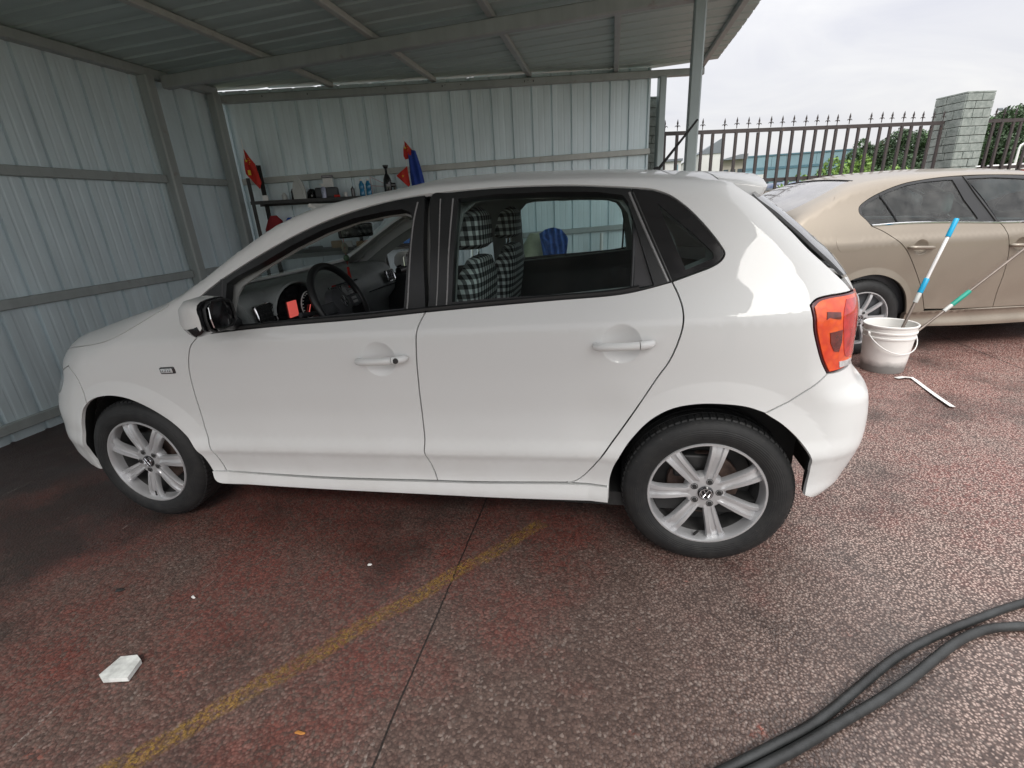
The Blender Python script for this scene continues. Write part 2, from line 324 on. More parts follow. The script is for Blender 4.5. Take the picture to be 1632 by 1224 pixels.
class MB:
    """collects shapes, then builds ONE mesh object"""
    def __init__(s): s.V = []; s.F = []; s.S = []
    def add(s, V, F, smooth=False):
        b = len(s.V); s.V += [tuple(v) for v in V]; s.F += [tuple(i+b for i in f) for f in F]; s.S += [smooth]*len(F); return s
    def box(s, a, b, bev=0.0, R=None, c=None):
        a = Vector(a); b = Vector(b); lo = Vector(map(min, a, b)); hi = Vector(map(max, a, b))
        if not bev:
            V = [Vector((x, y, z)) for x in (lo.x, hi.x) for y in (lo.y, hi.y) for z in (lo.z, hi.z)]
            F = [(0, 1, 3, 2), (4, 6, 7, 5), (0, 4, 5, 1), (2, 3, 7, 6), (0, 2, 6, 4), (1, 5, 7, 3)]; sm = False
        else:
            import bmesh
            bm = bmesh.new(); bmesh.ops.create_cube(bm, size=1)
            for v in bm.verts: v.co = Vector(((lo+hi)/2)[i] + v.co[i]*(hi-lo)[i] for i in range(3))
            d = min(hi-lo)*.499
            bmesh.ops.bevel(bm, geom=bm.edges[:], offset=min(bev, d), segments=3 if bev > .008 else 2, affect='EDGES', profile=.5)
            bm.verts.index_update(); V = [v.co.copy() for v in bm.verts]; F = [tuple(v.index for v in f.verts) for f in bm.faces]; bm.free(); sm = bev > .008
        if R is not None:
            c = Vector(c) if c is not None else (lo+hi)/2
            V = [c + R @ (v-c) for v in V]
        return s.add(V, F, sm)
    def tube(s, pts, r, n=8, cap=True, closed=False):
        P = [Vector(p) for p in pts]; rr = r if isinstance(r, (list, tuple)) else [r]*len(P); V = []; F = []
        up = None
        for i, p in enumerate(P):
            if closed: t = (P[(i+1) % len(P)] - P[i-1])
            else: t = (P[min(i+1, len(P)-1)] - P[max(i-1, 0)])
            t.normalize()
            if up is None: up = Vector((0, 0, 1)) if abs(t.z) < .9 else Vector((1, 0, 0))
            a = (up - t*up.dot(t)).normalized(); up = a; b = t.cross(a)
            V += [p + rr[i]*(math.cos(2*math.pi*k/n)*a + math.sin(2*math.pi*k/n)*b) for k in range(n)]
        L = len(P)
        for i in range(L if closed else L-1):
            j = (i+1) % L
            F += [(i*n+k, j*n+k, j*n+(k+1) % n, i*n+(k+1) % n) for k in range(n)]
        if cap and not closed: F += [tuple(range(n)), tuple(reversed(range((L-1)*n, L*n)))]
        return s.add(V, F, True)
    def lathe(s, prof, n=48, axis='z', c=(0, 0, 0), a0=0, a1=2*math.pi):
        full = abs(a1-a0-2*math.pi) < 1e-6; m_ = n if full else n+1; V = []; F = []; c = Vector(c)
        for k in range(m_):
            a = a0+(a1-a0)*k/n; ca, sa = math.cos(a), math.sin(a)
            for r, h in prof:
                V.append(c + (Vector((r*ca, r*sa, h)) if axis == 'z' else Vector((r*ca, h, r*sa)) if axis == 'y' else Vector((h, r*ca, r*sa))))
        p = len(prof)
        for k in range(n):
            k2 = (k+1) % m_
            F += [(k*p+i, k*p+i+1, k2*p+i+1, k2*p+i) for i in range(p-1)]
        return s.add(V, F, True)
    def prism(s, poly, h0, h1, axis='y'):
        n = len(poly); f = {'y': lambda a, b, h: (a, h, b), 'z': lambda a, b, h: (a, b, h), 'x': lambda a, b, h: (h, a, b)}[axis]
        V = [f(a, b, h0) for a, b in poly]+[f(a, b, h1) for a, b in poly]
        return s.add(V, [tuple(range(n)), tuple(reversed(range(n, 2*n)))]+[(i, i+n, (i+1) % n+n, (i+1) % n) for i in range(n)])
    def build(s, name, mat, parent=None):
        o = meshobj(name, s.V, s.F, mat, parent); me = o.data; me.polygons.foreach_set('use_smooth', s.S)
        if any(s.S): 
            me.update()
            try: me.set_sharp_from_angle(angle=math.radians(38))
            except Exception: pass
        return o
def Rz(a): return Matrix.Rotation(a, 3, 'Z')
def Ry(a): return Matrix.Rotation(a, 3, 'Y')
def Rx(a): return Matrix.Rotation(a, 3, 'X')
# ------------------------------------------------------------ setting: ground
def sheet(name, x0, x1, y0, y1, z, mat, nx=1, ny=1):
    V = [(x0+(x1-x0)*i/nx, y0+(y1-y0)*j/ny, z) for j in range(ny+1) for i in range(nx+1)]
    F = [(j*(nx+1)+i, j*(nx+1)+i+1, (j+1)*(nx+1)+i+1, (j+1)*(nx+1)+i) for j in range(ny) for i in range(nx)]
    return meshobj(name, V, F, mat)
M['field'] = simple('scrub_ground', (.10, .12, .06), .95, var=.4, scale=.4)
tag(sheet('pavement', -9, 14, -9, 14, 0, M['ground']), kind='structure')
tag(sheet('terrain', -400, 400, -400, 600, -.03, M['field']), kind='structure')
# faded yellow parking line, 4 mm above the asphalt
a, b = Vector((-1.72, -1.93)), Vector((-.628, -.623)); d = (b-a).normalized(); nn_ = Vector((-d.y, d.x)); w = .038
n = 40; V = []; UV = []
for i in range(n+1):
    p = a+(b-a)*i/n; p = p+nn_*(.006*math.sin(i*.7)+.003*math.sin(i*2.1))
    for k, s in ((0, -1), (1, 1)): V.append((p.x+nn_.x*w*s, p.y+nn_.y*w*s, .004)); UV.append((k, i/n))
tag(meshobj('parking_line', V, [(2*i, 2*i+1, 2*i+3, 2*i+2) for i in range(n)], M['line'], uv=UV), kind='structure')

# ------------------------------------------------------------ the shed
RZ = lambda x: 2.60+.027*(x+4.33)          # underside of the rafters
BA = .35; BP = Vector((-4.332, 2.534, 0)); BD = Vector((math.cos(BA), math.sin(BA), 0)); BN = Vector((-math.sin(BA), math.cos(BA), 0))
shed = tag(empty('metal_shed', (-4.332, 2.534, 0)), 'open-sided grey corrugated metal shed over the white hatchback', 'shed'); shed_inv = Matrix.Translation((4.332, -2.534, 0))
def part(mb, name, mat):
    o = mb.build(name, mat, shed); o.matrix_parent_inverse = shed_inv; return o
def wall_sheet(P0, D, Nn, s0, s1, z0, z1f, rib0, pitch, name='wall_sheet', dz=.0):
    """trapezoid ribbed sheet, ribs pushed to the outside (Nn)"""
    prof = [(s0, 0)]
    k = math.ceil((s0-rib0)/pitch)
    while rib0+k*pitch < s1+1e-6:
        c = rib0+k*pitch
        for o_, h in ((-.017, 0), (-.010, .021), (.010, .021), (.017, 0), (.062, 0), (.071, .0013), (.079, .0013), (.088, 0), (.132, 0), (.141, .0013), (.149, .0013), (.158, 0)):
            if s0 < c+o_ < s1: prof.append((c+o_, h))
        k += 1
    prof.append((s1, 0)); mb = MB(); V = []; F = []; zz = 5
    for s, h in prof:
        for j in range(zz+1):
            z = z0+(z1f(s)-z0)*j/zz; wob = .0016*math.sin(s*3+z*1.6)
            p = P0+D*s+Nn*(h+dz+wob); V.append((p.x, p.y, z))
    for i in range(len(prof)-1):
        for j in range(zz): F.append((i*(zz+1)+j, (i+1)*(zz+1)+j, (i+1)*(zz+1)+j+1, i*(zz+1)+j+1))
    mb.add(V, F); return part(mb, name, M['sheet'])
# left wall (face at x = -4.372)
LP = Vector((-4.372, 0, 0))
s = -3.28
while s < 2.50:
    e = min(s+.88, 2.50); wall_sheet(LP, Vector((0, 1, 0)), Vector((-1, 0, 0)), s, e+.004, -.02, lambda s_: 2.63, .495, .22); s = e
# back wall
s = 0.0; i = 0
while s < 4.69:
    e = min(s+.92, 4.70); wall_sheet(BP+BN*.045, BD, BN, s, e, -.02, lambda s_: 2.575+.0305*s_+.045, .29, .23, dz=-.001*(i % 2)); s = e; i += 1
def bar(name, p0, p1, w, h, mat='frame', up=(0, 0, 1)):
    """rectangular tube from p0 to p1, w sideways, h along up, centred"""
    p0 = Vector(p0); p1 = Vector(p1); t = (p1-p0).normalized(); u = Vector(up); u = (u-t*u.dot(t)).normalized(); v = t.cross(u); mb = MB()
    c = min(w, h)*.12; prof = []
    for sx_, sy_ in ((1, 1), (-1, 1), (-1, -1), (1, -1)):
        for q_ in (0, 1):
            dx, dy = (0, c) if (q_ == 0) == (sx_*sy_ > 0) else (c, 0)
            prof.append((sx_*(w/2-dx), sy_*(h/2-dy)))
    V = [p0+v*a_+u*b_ for a_, b_ in prof]+[p1+v*a_+u*b_ for a_, b_ in prof]; n = 8
    mb.add(V, [tuple(range(n)), tuple(reversed(range(n, 2*n)))]+[(i, i+n, (i+1) % n+n, (i+1) % n) for i in range(n)])
    return part(mb, name, M[mat])
# left wall rails, eave beam, posts
for z in (1.754, .903, .105):
    bar('rail', (-4.351, -3.1, z), (-4.351, 1.655, z), .04, .068, 'frame'); bar('rail', (-4.351, 1.76, z-.004), (-4.351, 2.475, z-.004), .04, .062, 'frame')
bar('eave_beam', (-4.345, -3.2, 2.61), (-4.345, 2.53, 2.61), .085, .075, 'frame')
for y in (-.85, 1.71): bar('post', (-4.325, y, 0), (-4.325, y, 2.574), .105, .095, 'frame', up=(0, 1, 0))
bar('post', (-4.305, 2.455, 0), (-4.305, 2.455, 2.574), .10, .10, 'frame', up=(0, 1, 0))
bar('post', (-4.325, -3.15, 0), (-4.325, -3.15, 2.574), .09, .09, 'frame', up=(0, 1, 0))
def B(s, z, o=0): p = BP+BD*s+BN*o; return (p.x, p.y, z)
bar('beam', B(.04, 2.537), B(5.31, 2.537+.0305*5.3), .07, .072, 'frame')
bar('rail', B(.06, 1.757, .018), B(4.70, 1.757+.028*4.66, .018), .04, .062, 'frame_pale'); bar('rail', B(.06, .95, .018), B(4.70, 1.05, .018), .04, .062, 'frame'); bar('rail', B(.06, .12, .018), B(4.70, .15, .018), .04, .062, 'frame')
bar('post', B(4.815, 0, .0), B(4.815, 2.65, .0), .085, .085, 'post_steel', up=tuple(BN))
bar('post', (.232, 1.85, 0), (.232, 1.85, RZ(.23)-.105), .082, .082, 'post_steel', up=(0, 1, 0))
bar('post', (.72, -3.15, 0), (.72, -3.15, RZ(.72)-.105), .082, .082, 'post_steel', up=(0, 1, 0))
def backy(x): return BP.y+(x-BP.x)*math.tan(BA)
for y in (1.86, -.75, -3.15):
    for x0, x1 in ((-4.28, .72),): bar('main_beam', (x0, y, RZ(x0)-.052), (x1, y, RZ(x1)-.052), .075, .10, 'frame')
for x in (-3.265, -2.255, -1.27, -.33, .64):
    bar('rafter', (x, -3.22, RZ(x)+.0235), (x, backy(x)+.02, RZ(x)+.0235), .055, .045, 'frame_pale' if x < -1.5 else 'frame')
# roof sheets: ribs run along x, each sheet a part
def roof_sheet(y0, y1, k):
    prof = [(y0, 0)]; y = y0+.07
    while y < y1-.04:
        prof += [(y-.022, 0), (y-.012, .015), (y+.012, .015), (y+.022, 0)]; y += .185
    prof.append((y1, 0)); V = []; F = []; nx = 10; xs = [-4.44+(.80+4.44)*i/nx for i in range(nx+1)]
    for (yy, h) in prof:
        for x in xs: V.append((x, yy, RZ(x)+.050+h+.0012*(k % 2)+.004*math.sin(x*1.7+yy*3)))
    for i in range(len(prof)-1):
        for j in range(nx): F.append((i*(nx+1)+j, (i+1)*(nx+1)+j, (i+1)*(nx+1)+j+1, i*(nx+1)+j+1))
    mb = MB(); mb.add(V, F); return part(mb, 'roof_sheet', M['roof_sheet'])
# the sheets are laid along x; their back edge is cut to the slanting back wall
def roof_sheet_cut(y0, y1, k):
    V = []; F = []; prof = []; y = y0; r = y0+.07
    pts = [(y0, 0)]
    while r < y1-.03:
        pts += [(r-.022, 0), (r-.012, .015), (r+.012, .015), (r+.022, 0)]; r += .185
    pts.append((y1, 0))
    for yy, h in pts:
        xs0 = max(-4.44, BP.x+(yy-BP.y-.16)/math.tan(BA))
        for j in range(9):
            x = xs0+(.80-xs0)*j/8; V.append((x, yy, RZ(x)+.050+h+.0012*(k % 2)+.004*math.sin(x*1.7+yy*3)))
    for i in range(len(pts)-1):
        for j in range(8): F.append((i*9+j, (i+1)*9+j, (i+1)*9+j+1, i*9+j+1))
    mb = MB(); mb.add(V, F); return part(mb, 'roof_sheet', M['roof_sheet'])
y = -3.25; k = 0
while y < 4.15:
    y2 = min(y+.80, 4.32); (roof_sheet if y2 <= 2.55 else roof_sheet_cut)(y, y2, k); y = y2-.05; k += 1
for s in (.45, .9, 1.7, 2.3, 2.33, 2.5, 3.2, 3.24, 3.3): mb = MB(); mb.tube([B(s, 2.545+.03*s+random.uniform(-.02, .02), -.037), B(s, 2.545+.03*s, -.043)], .005, 6); part(mb, 'bolt_head', M['steel_dark'])

# ------------------------------------------------------------ fence and stone pillars
FP = Vector((-.2, 4.20, 0)); FD = BD.copy(); FN = BN.copy()
def FPt(s, z, o=0): p = FP+FD*s+FN*o; return Vector((p.x, p.y, z))
def fence(s0, s1, first, label):
    f = tag(empty('iron_fence', FPt(s0, 0)), label, 'fence'); inv = Matrix.Translation(-FPt(s0, 0))
    def fp(mb, name):
        o = mb.build(name, M['fence_paint'], f); o.matrix_parent_inverse = inv; return o
    for z, h in ((2.085, .042), (1.50, .042), (.35, .042)):
        mb = MB(); a_, b_ = FPt(s0, z), FPt(s1, z); t = FD; V = [p+FN*x_+Vector((0, 0, z_)) for p in (a_, b_) for x_, z_ in ((-.016, -h/2), (.016, -h/2), (.016, h/2), (-.016, h/2))]
        mb.add(V, [(0, 1, 2, 3), (7, 6, 5, 4), (0, 4, 5, 1), (1, 5, 6, 2), (2, 6, 7, 3), (3, 7, 4, 0)]); fp(mb, 'rail')
    s = first; me = None; i = 0
    while s < s1-.03:
        spike = (i % 13) != 4
        mb = MB(); top = 2.105 if not spike else 2.125
        R = Matrix.Rotation(BA, 3, 'Z'); hw = .0155
        mb.box((-hw, -.0125-.0, .12), (hw, .0125, 2.062))
        if spike:
            mb.tube([(0, 0, 2.107), (0, 0, 2.165), (0, 0, 2.19), (0, 0, 2.235)], [.005, .006, .0125, .001], 6)
            for sg in (-1, 1): mb.tube([(0, 0, 2.145), (sg*.016, 0, 2.165), (sg*.030, 0, 2.158), (sg*.034, 0, 2.148)], [.005, .005, .004, .002], 5)
        o = mb.build('bar', M['fence_paint'], f); p = FPt(s, random.uniform(-.006, .006), -.029); o.matrix_parent_inverse = inv; o.location = p; o.rotation_euler = (random.uniform(-.004, .004), random.uniform(-.006, .006), BA)
        s += .1545; i += 1
fence(.445, 4.40, .495, 'rusty dark iron railing fence with spear tops between the shed post and the stone pillar')
fence(4.86, 9.4, 4.98, 'rusty dark iron railing fence right of the stone pillar')
def pillar(s, label, top=2.385, hw=.205, off=0):
    p = tag(empty('stone_pillar', FPt(s, 0, off), BA), label, 'pillar', )
    mb = MB(); mb.box((-hw+.012, -hw+.012, 0), (hw-.012, hw-.012, top-.01)); mb.build('core', M['mortar'], p)
    row = 0; z = top; rnd = random.Random(int(s*100))
    while z > .12:
        h = rnd.choice((.088, .096, .105)); z0 = z-h
        for side in range(4):
            R = Matrix.Rotation(side*math.pi/2, 3, 'Z'); L = 2*hw; off = rnd.uniform(.28, .62)*L; cuts = [0, off, L] if rnd.random() < .75 else [0, .33*L, .7*L, L]
            if side > 1 and z < 1.3: cuts = [0, L]
            for a_, b_ in zip(cuts, cuts[1:]):
                mb = MB(); g = .0035; pr = rnd.uniform(.0, .008); e0 = .010*(a_ == 0); e1 = .010*(b_ == L)
                mb.box((-hw+a_+g-e0*.0, -hw-pr-.002, z0+g), (-hw+b_-g, -hw+.022, z-g), bev=.004)
                mb.V = [tuple(R @ Vector(v)) for v in mb.V]; mb.build('stone_block', M['stone'], p)
        z = z0; row += 1
    mb = MB(); mb.box((-hw-.004, -hw-.004, top+.001), (hw+.004, hw+.004, top+.022), bev=.004); mb.build('cap_slab', M['stone'], p)
pillar(4.64, 'grey stone block pillar between the two iron fence runs behind the bronze saloon')
pillar(.235, 'grey stone block pillar half hidden behind the right end of the shed wall', top=2.46, off=.18)
# ------------------------------------------------------------ car body tools (implicit body surface, panels cut out of it)
def pchip(xs, ys):
    xs = np.array(xs, float); ys = np.array(ys, float); h = np.diff(xs); d = np.diff(ys)/h; m = np.zeros_like(xs)
    for i in range(1, len(xs)-1):
        if d[i-1]*d[i] > 0:
            w1 = 2*h[i]+h[i-1]; w2 = h[i]+2*h[i-1]; m[i] = (w1+w2)/(w1/d[i-1]+w2/d[i])
    m[0] = d[0]; m[-1] = d[-1]
    def f(x):
        x = np.clip(np.asarray(x, float), xs[0]-2, xs[-1]+2); i = np.clip(np.searchsorted(xs, x)-1, 0, len(xs)-2); t = (x-xs[i])/h[i]; q = np.clip(t, 0, 1)
        v = (2*q**3-3*q**2+1)*ys[i]+(q**3-2*q**2+q)*h[i]*m[i]+(-2*q**3+3*q**2)*ys[i+1]+(q**3-q**2)*h[i]*m[i+1]
        return v+np.where(t < 0, (x-xs[0])*m[0], 0)+np.where(t > 1, (x-xs[-1])*m[-1], 0)
    return f
def smax(a, b, r):
    return np.where((a > -r) & (b > -r), np.sqrt(np.maximum(a+r, 0)**2+np.maximum(b+r, 0)**2)-r, np.maximum(a, b))
def sstep(a, b, x):
    t = np.clip((x-a)/(b-a), 0, 1); return t*t*(3-2*t)
class Body:
    cups = []; dents = []; creases = []; flares = []; shear = 0
    def crownf(s, x): return s.crown
    def F(s, x, y, z):
        ay = np.abs(y); side = ay-(s.Hz(z-s.shear*(x+1.2)*(1-sstep(1.08, 1.34, z)))-s.Hx(x))
        for cx_, a_, b_, ro in s.flares:
            R = np.hypot((x-cx_)/a_, (z-.30)/b_); side = side-.0105*np.clip((ro-R)/(ro-1.0), 0, 1.15)*sstep(.12, .22, z)
        for cx_, cz_, r_, dp in s.cups:
            q = np.clip(1-((x-cx_)**2+(z-cz_)**2)/r_**2, 0, 1); side = side+dp*q*(y < 0)
        for cx_, cz_, r_, dp in s.dents: side = side+dp*np.clip(1-((x-cx_)**2+((z-cz_)*.8)**2)/r_**2, 0, 1)**2*(y < 0)
        top = (z-(s.Zc(x)-s.crownf(x)*(ay/.6)**2.2))*.95
        rear = (x-(s.Xr(z)-s.cr*(ay/.7)**3))*.93; fr = (s.Xf(z)+s.cf*(ay/.75)**3-x)*.95
        f = smax(side, rear, s.rs); f = smax(f, fr, s.rf); f = smax(f, top, s.rt(x)); return smax(f, .17-z+0*x, .02)
    def grad(s, P, e=.0015):
        x, y, z = P[:, 0], P[:, 1], P[:, 2]
        g = np.stack([s.F(x+e, y, z)-s.F(x-e, y, z), s.F(x, y+e, z)-s.F(x, y-e, z), s.F(x, y, z+e)-s.F(x, y, z-e)], 1)
        return g/np.maximum(np.linalg.norm(g, axis=1, keepdims=True), 1e-9)
    def root(s, O, D, T, off=0, n=34):
        a = np.zeros(len(O)); b = np.full(len(O), T)
        for _ in range(n):
            m = (a+b)/2; P = O+m[:, None]*D; i = (s.F(P[:, 0], P[:, 1], P[:, 2])-off) < 0; a = np.where(i, m, a); b = np.where(i, b, m)
        return O+b[:, None]*D
    PR = .45; PY = .35
    def side(s, u, z, off=0):
        """(u, z) wraps round the body: u = x along the side, then arc round both corners to the centre line"""
        u = np.asarray(u, float); z = np.asarray(z, float); O = np.stack([u, np.full_like(u, -.25), z], 1); D = np.tile([0., -1, 0], (len(u), 1)); q = s.PR*math.pi/2
        for x0, sg in ((s.x1, -1), (s.x0, 1)):
            w = (u-x0)*sg; c = w > 0; ph = np.clip(w/s.PR, 0, math.pi/2); fl = w > q
            O[c, 0] = x0; O[c, 1] = -s.PY; D[c, 0] = (np.sin(ph)*sg)[c]; D[c, 1] = -np.cos(ph)[c]
            O[fl, 1] = -s.PY+(w-q)[fl]; D[fl, 0] = sg; D[fl, 1] = 0
        return s.root(O, D, 1.6, off)
    def top(s, x, y, off=0):
        x = np.asarray(x, float); y = np.asarray(y, float); return s.root(np.stack([x, y, np.full_like(x, .45)], 1), np.tile([0., 0, 1], (len(x), 1)), 1.3, off)
    def uz(s, x, y, z):
        for x0, sg in ((s.x1, -1), (s.x0, 1)):
            if (x-x0)*sg > 0:
                if abs(y) < s.PY: return (x0+sg*(s.PR*math.pi/2+s.PY-abs(y)), z)
                return (x0+sg*s.PR*math.atan2(abs(x-x0), abs(y)-s.PY), z)
        return (x, z)
    def edge(s, us, nzt=.62, zlo=.55):
        """height where the side turns into the top, for every u"""
        us = np.asarray(us, float); zz = np.linspace(zlo, 1.47, 260); U, Z = np.meshgrid(us, zz, indexing='ij'); P = s.side(U.ravel(), Z.ravel()); N = s.grad(P)[:, 2].reshape(U.shape)
        f = s.F(P[:, 0], P[:, 1], P[:, 2]).reshape(U.shape); ok = (N > nzt) | (np.abs(f) > 1e-4); i = np.argmax(ok, axis=1)
        i = np.clip(i, 1, len(zz)-1); n0 = N[np.arange(len(us)), i-1]; n1 = N[np.arange(len(us)), i]; t = np.clip((nzt-n0)/np.maximum(n1-n0, 1e-6), 0, 1)
        return zz[i-1]+(zz[1]-zz[0])*t
def cr_resample(pts, step=.012, smooth=True):
    P = np.array(pts, float)
    if len(P) > 2 and smooth:
        out = []; Q = np.vstack([2*P[0]-P[1], P, 2*P[-1]-P[-2]])
        for i in range(1, len(Q)-2):
            n = max(1, int(math.ceil(np.linalg.norm(Q[i+1]-Q[i])/step)))
            d0, d1, d2 = [max(np.linalg.norm(Q[k+1]-Q[k]), 1e-5)**.5 for k in (i-1, i, i+1)]
            m1 = (Q[i+1]-Q[i])+d1*((Q[i]-Q[i-1])/d0-(Q[i+1]-Q[i-1])/(d0+d1)); m2 = (Q[i+1]-Q[i])+d1*((Q[i+2]-Q[i+1])/d2-(Q[i+2]-Q[i])/(d1+d2))
            for k in range(n):
                t = k/n; out.append((2*t**3-3*t**2+1)*Q[i]+(t**3-2*t**2+t)*m1+(-2*t**3+3*t**2)*Q[i+1]+(t**3-t**2)*m2)
        out.append(P[-1]); return out
    out = []
    for a_, b_ in zip(P, P[1:]):
        n = max(1, int(math.ceil(np.linalg.norm(b_-a_)/step))); out += [a_+(b_-a_)*k/n for k in range(n)]
    return out+[P[-1]]
def inpoly(P, poly):
    x, y = P[:, 0], P[:, 1]; a = poly; b = np.roll(poly, -1, axis=0); c = np.zeros(len(P), bool)
    for (x0, y0), (x1, y1) in zip(a, b):
        if y0 == y1: continue
        m = ((y0 > y) != (y1 > y)) & (x < (x1-x0)*(y-y0)/(y1-y0)+x0); c ^= m
    return c
def bdist(P, loops):
    d = np.full(len(P), 1e9)
    for L in loops:
        for i in range(0, len(P), 4000):
            d[i:i+4000] = np.minimum(d[i:i+4000], np.sqrt(((P[i:i+4000, None, :]-L[None])**2).sum(2).min(1)))
    return d
def loop_from(segs, step, inset):
    """segs: list of (points, inset factor, smooth). returns closed loop with miter inset"""
    pts = []; ins = []
    for sg in segs:
        p = sg[0]; k = sg[1] if len(sg) > 1 else 1; sm = sg[2] if len(sg) > 2 else True
        r = cr_resample(p, step, sm); pts += r[:-1]; ins += [k]*(len(r)-1)
    P = np.array(pts); k = np.array(ins, float); a = .5*np.sum(P[:, 0]*np.roll(P[:, 1], -1)-np.roll(P[:, 0], -1)*P[:, 1]); sg = 1 if a > 0 else -1
    if inset:
        e = np.roll(P, -1, axis=0)-P; L = np.maximum(np.linalg.norm(e, axis=1, keepdims=True), 1e-9); n = np.stack([-e[:, 1], e[:, 0]], 1)/L*sg
        kp = np.roll(k, 1); n0 = np.roll(n, 1, axis=0)*kp[:, None]; n1 = n*k[:, None]; out = []
        for i in range(len(P)):
            A_ = np.array([np.roll(n, 1, axis=0)[i], n[i]]); bb = np.array([kp[i], k[i]])*inset
            if abs(np.linalg.det(A_)) > .15: o = np.linalg.solve(A_, bb); o = o*min(1, 3*inset/max(np.linalg.norm(o), 1e-9))
            else: o = (n0[i]+n1[i])/2*inset
            out.append(P[i]+o)
        P = np.array(out)
    return P if sg > 0 else P[::-1]
def panel(S, name, segs, mapping, mat, parent, inset=.0027, off=0., skirt=.014, holes=(), gu=.045, gv=.014, step=.012, extra=None, mirror=False, thick=None, sharpN=None):
    loops = [loop_from(segs, step, inset)]
    for h in holes: loops.append(loop_from(h if isinstance(h[0], tuple) and isinstance(h[0][0], list) else [(list(h)+[h[0]], 1, False)], step, 0))
    out = loops[0]; lo, hi = out.min(0), out.max(0); gx = np.arange(lo[0]+gu/2, hi[0], gu); gy = np.arange(lo[1]+gv/2, hi[1], gv); G = np.array([(a_+(gu/2 if j % 2 else 0), b_) for j, b_ in enumerate(gy) for a_ in gx])
    rg_ = [(cx_+a_*k*math.cos(t), .30+b_*k*math.sin(t)) for cx_, a_, b_, ro in S.flares for k in np.arange(ro-.10, ro+.07, .022) for t in np.arange(-.2, 3.4, .035)] if mapping == S.side else []
    if rg_: 
        rg_ = np.array(rg_); rg_ = rg_[(rg_[:, 0] > lo[0]) & (rg_[:, 0] < hi[0]) & (rg_[:, 1] > lo[1]) & (rg_[:, 1] < hi[1])]
        if len(rg_):
            if len(G): G = G[bdist(G, [rg_]) > .012]
            G = np.vstack([G, rg_]) if len(G) else rg_
    if S.creases and mapping == S.side:
        cr_ = np.array([(x, z+S.shear*(x+1.2)) for x in np.arange(max(lo[0], S.x1), min(hi[0], S.x0), .03) for z in S.creases]); 
        if len(cr_):
            cr_ = cr_[(cr_[:, 0] > lo[0]) & (cr_[:, 0] < hi[0]) & (cr_[:, 1] > lo[1]) & (cr_[:, 1] < hi[1])]
            if len(cr_) and len(G): G = np.vstack([G[bdist(G, [cr_]) > .008], cr_])
    if extra is not None:
        G = G[bdist(G, [np.array(extra)]) > .009]; G = np.vstack([G, np.array(extra)])
    if len(G):
        k = inpoly(G, out)
        for h in loops[1:]: k &= ~inpoly(G, h)
        G = G[k]
        if len(G): G = G[bdist(G, loops) > min(gv, step)*.5]
    V2 = [Vector(p) for L in loops for p in L]+[Vector(p) for p in G]; E = []; b = 0
    for L in loops: E += [(b+i, b+(i+1) % len(L)) for i in range(len(L))]; b += len(L)
    r = delaunay_2d_cdt(V2, E, [], 0, 1e-6, True); VV = np.array([tuple(v) for v in r[0]]); T = np.array([f for f in r[2] if len(f) == 3]); ce = VV[T].mean(1)
    k = inpoly(ce, out)
    for h in loops[1:]: k &= ~inpoly(ce, h)
    T = T[k]; P = mapping(VV[:, 0], VV[:, 1], off); N = S.grad(P)
    tn = np.cross(P[T[:, 1]]-P[T[:, 0]], P[T[:, 2]]-P[T[:, 0]]); fl = (tn*N[T].mean(1)).sum(1) < 0; T[fl] = T[fl][:, ::-1]
    V = [p for p in P]; F = [tuple(int(i) for i in t) for t in T]; LN = [N[i] for t in F for i in t]
    if skirt:
        for L in loops:
            p = mapping(L[:, 0], L[:, 1], off); n = S.grad(p); q = p-n*skirt; c = len(V); m = len(L); V += [x for x in p]+[x for x in q]
            cen = P.mean(0)
            for i in range(m):
                j = (i+1) % m; f = (c+i, c+m+i, c+m+j, c+j); fn = np.cross(V[f[1]]-V[f[0]], V[f[3]]-V[f[0]]); l = np.linalg.norm(fn); fn = fn/l if l > 0 else n[i]
                F.append(f); LN += [fn]*4
    if mirror:
        V = [(v[0], -v[1], v[2]) for v in V]; LN2 = []; c = 0; F2 = []
        for f in F: k_ = len(f); F2.append(tuple(reversed(f))); LN2 += [(a_[0], -a_[1], a_[2]) for a_ in reversed(LN[c:c+k_])]; c += k_
        F, LN = F2, LN2
    return meshobj(name, V, F, mat, parent, smooth=True, N=LN)
def circle2(cx_, cz_, r, n=16): return [(cx_+r*math.cos(2*math.pi*i/n), cz_+r*math.sin(2*math.pi*i/n)) for i in range(n)]
def discpts(cx_, cz_, r, h): return [(cx_+i*h, cz_+j*h) for i in range(-int(r/h), int(r/h)+1) for j in range(-int(r/h), int(r/h)+1) if math.hypot(i*h, j*h) < r]

def cuppts(cx_, cz_, r): return [(cx_+k*r*math.cos(t), cz_+k*r*math.sin(t)) for k in (.12, .25, .4, .55, .7, .8, .88, .94, .98, 1.01, 1.06, 1.14) for t in np.arange(0, 2*math.pi, min(.9, .0065/(k*r)))]

def emblem(name, c, r, D, mat, parent, up=(0, 0, 1), seg=28):
    """ring with the interlocked V over W, in the plane facing D"""
    c = Vector(c); D = Vector(D).normalized(); X = Vector(up).cross(D).normalized(); Y = D.cross(X); mb = MB(); w = r*.085
    P = lambda a_, b_: c+X*a_*r+Y*b_*r
    mb.tube([P(math.cos(2*math.pi*i/seg)*.93, math.sin(2*math.pi*i/seg)*.93) for i in range(seg)], w, 6, closed=True)
    for L in ([(-.40, .78), (-.02, .10), (.02, .10), (.40, .78)], [(-.80, .38), (-.40, -.70), (-.02, .0), (.02, .0), (.40, -.70), (.80, .38)]):
        for a_, b_ in zip(L, L[1:]): mb.tube([P(*a_), P(*b_)], w, 6)
    return mb.build(name, mat, parent)

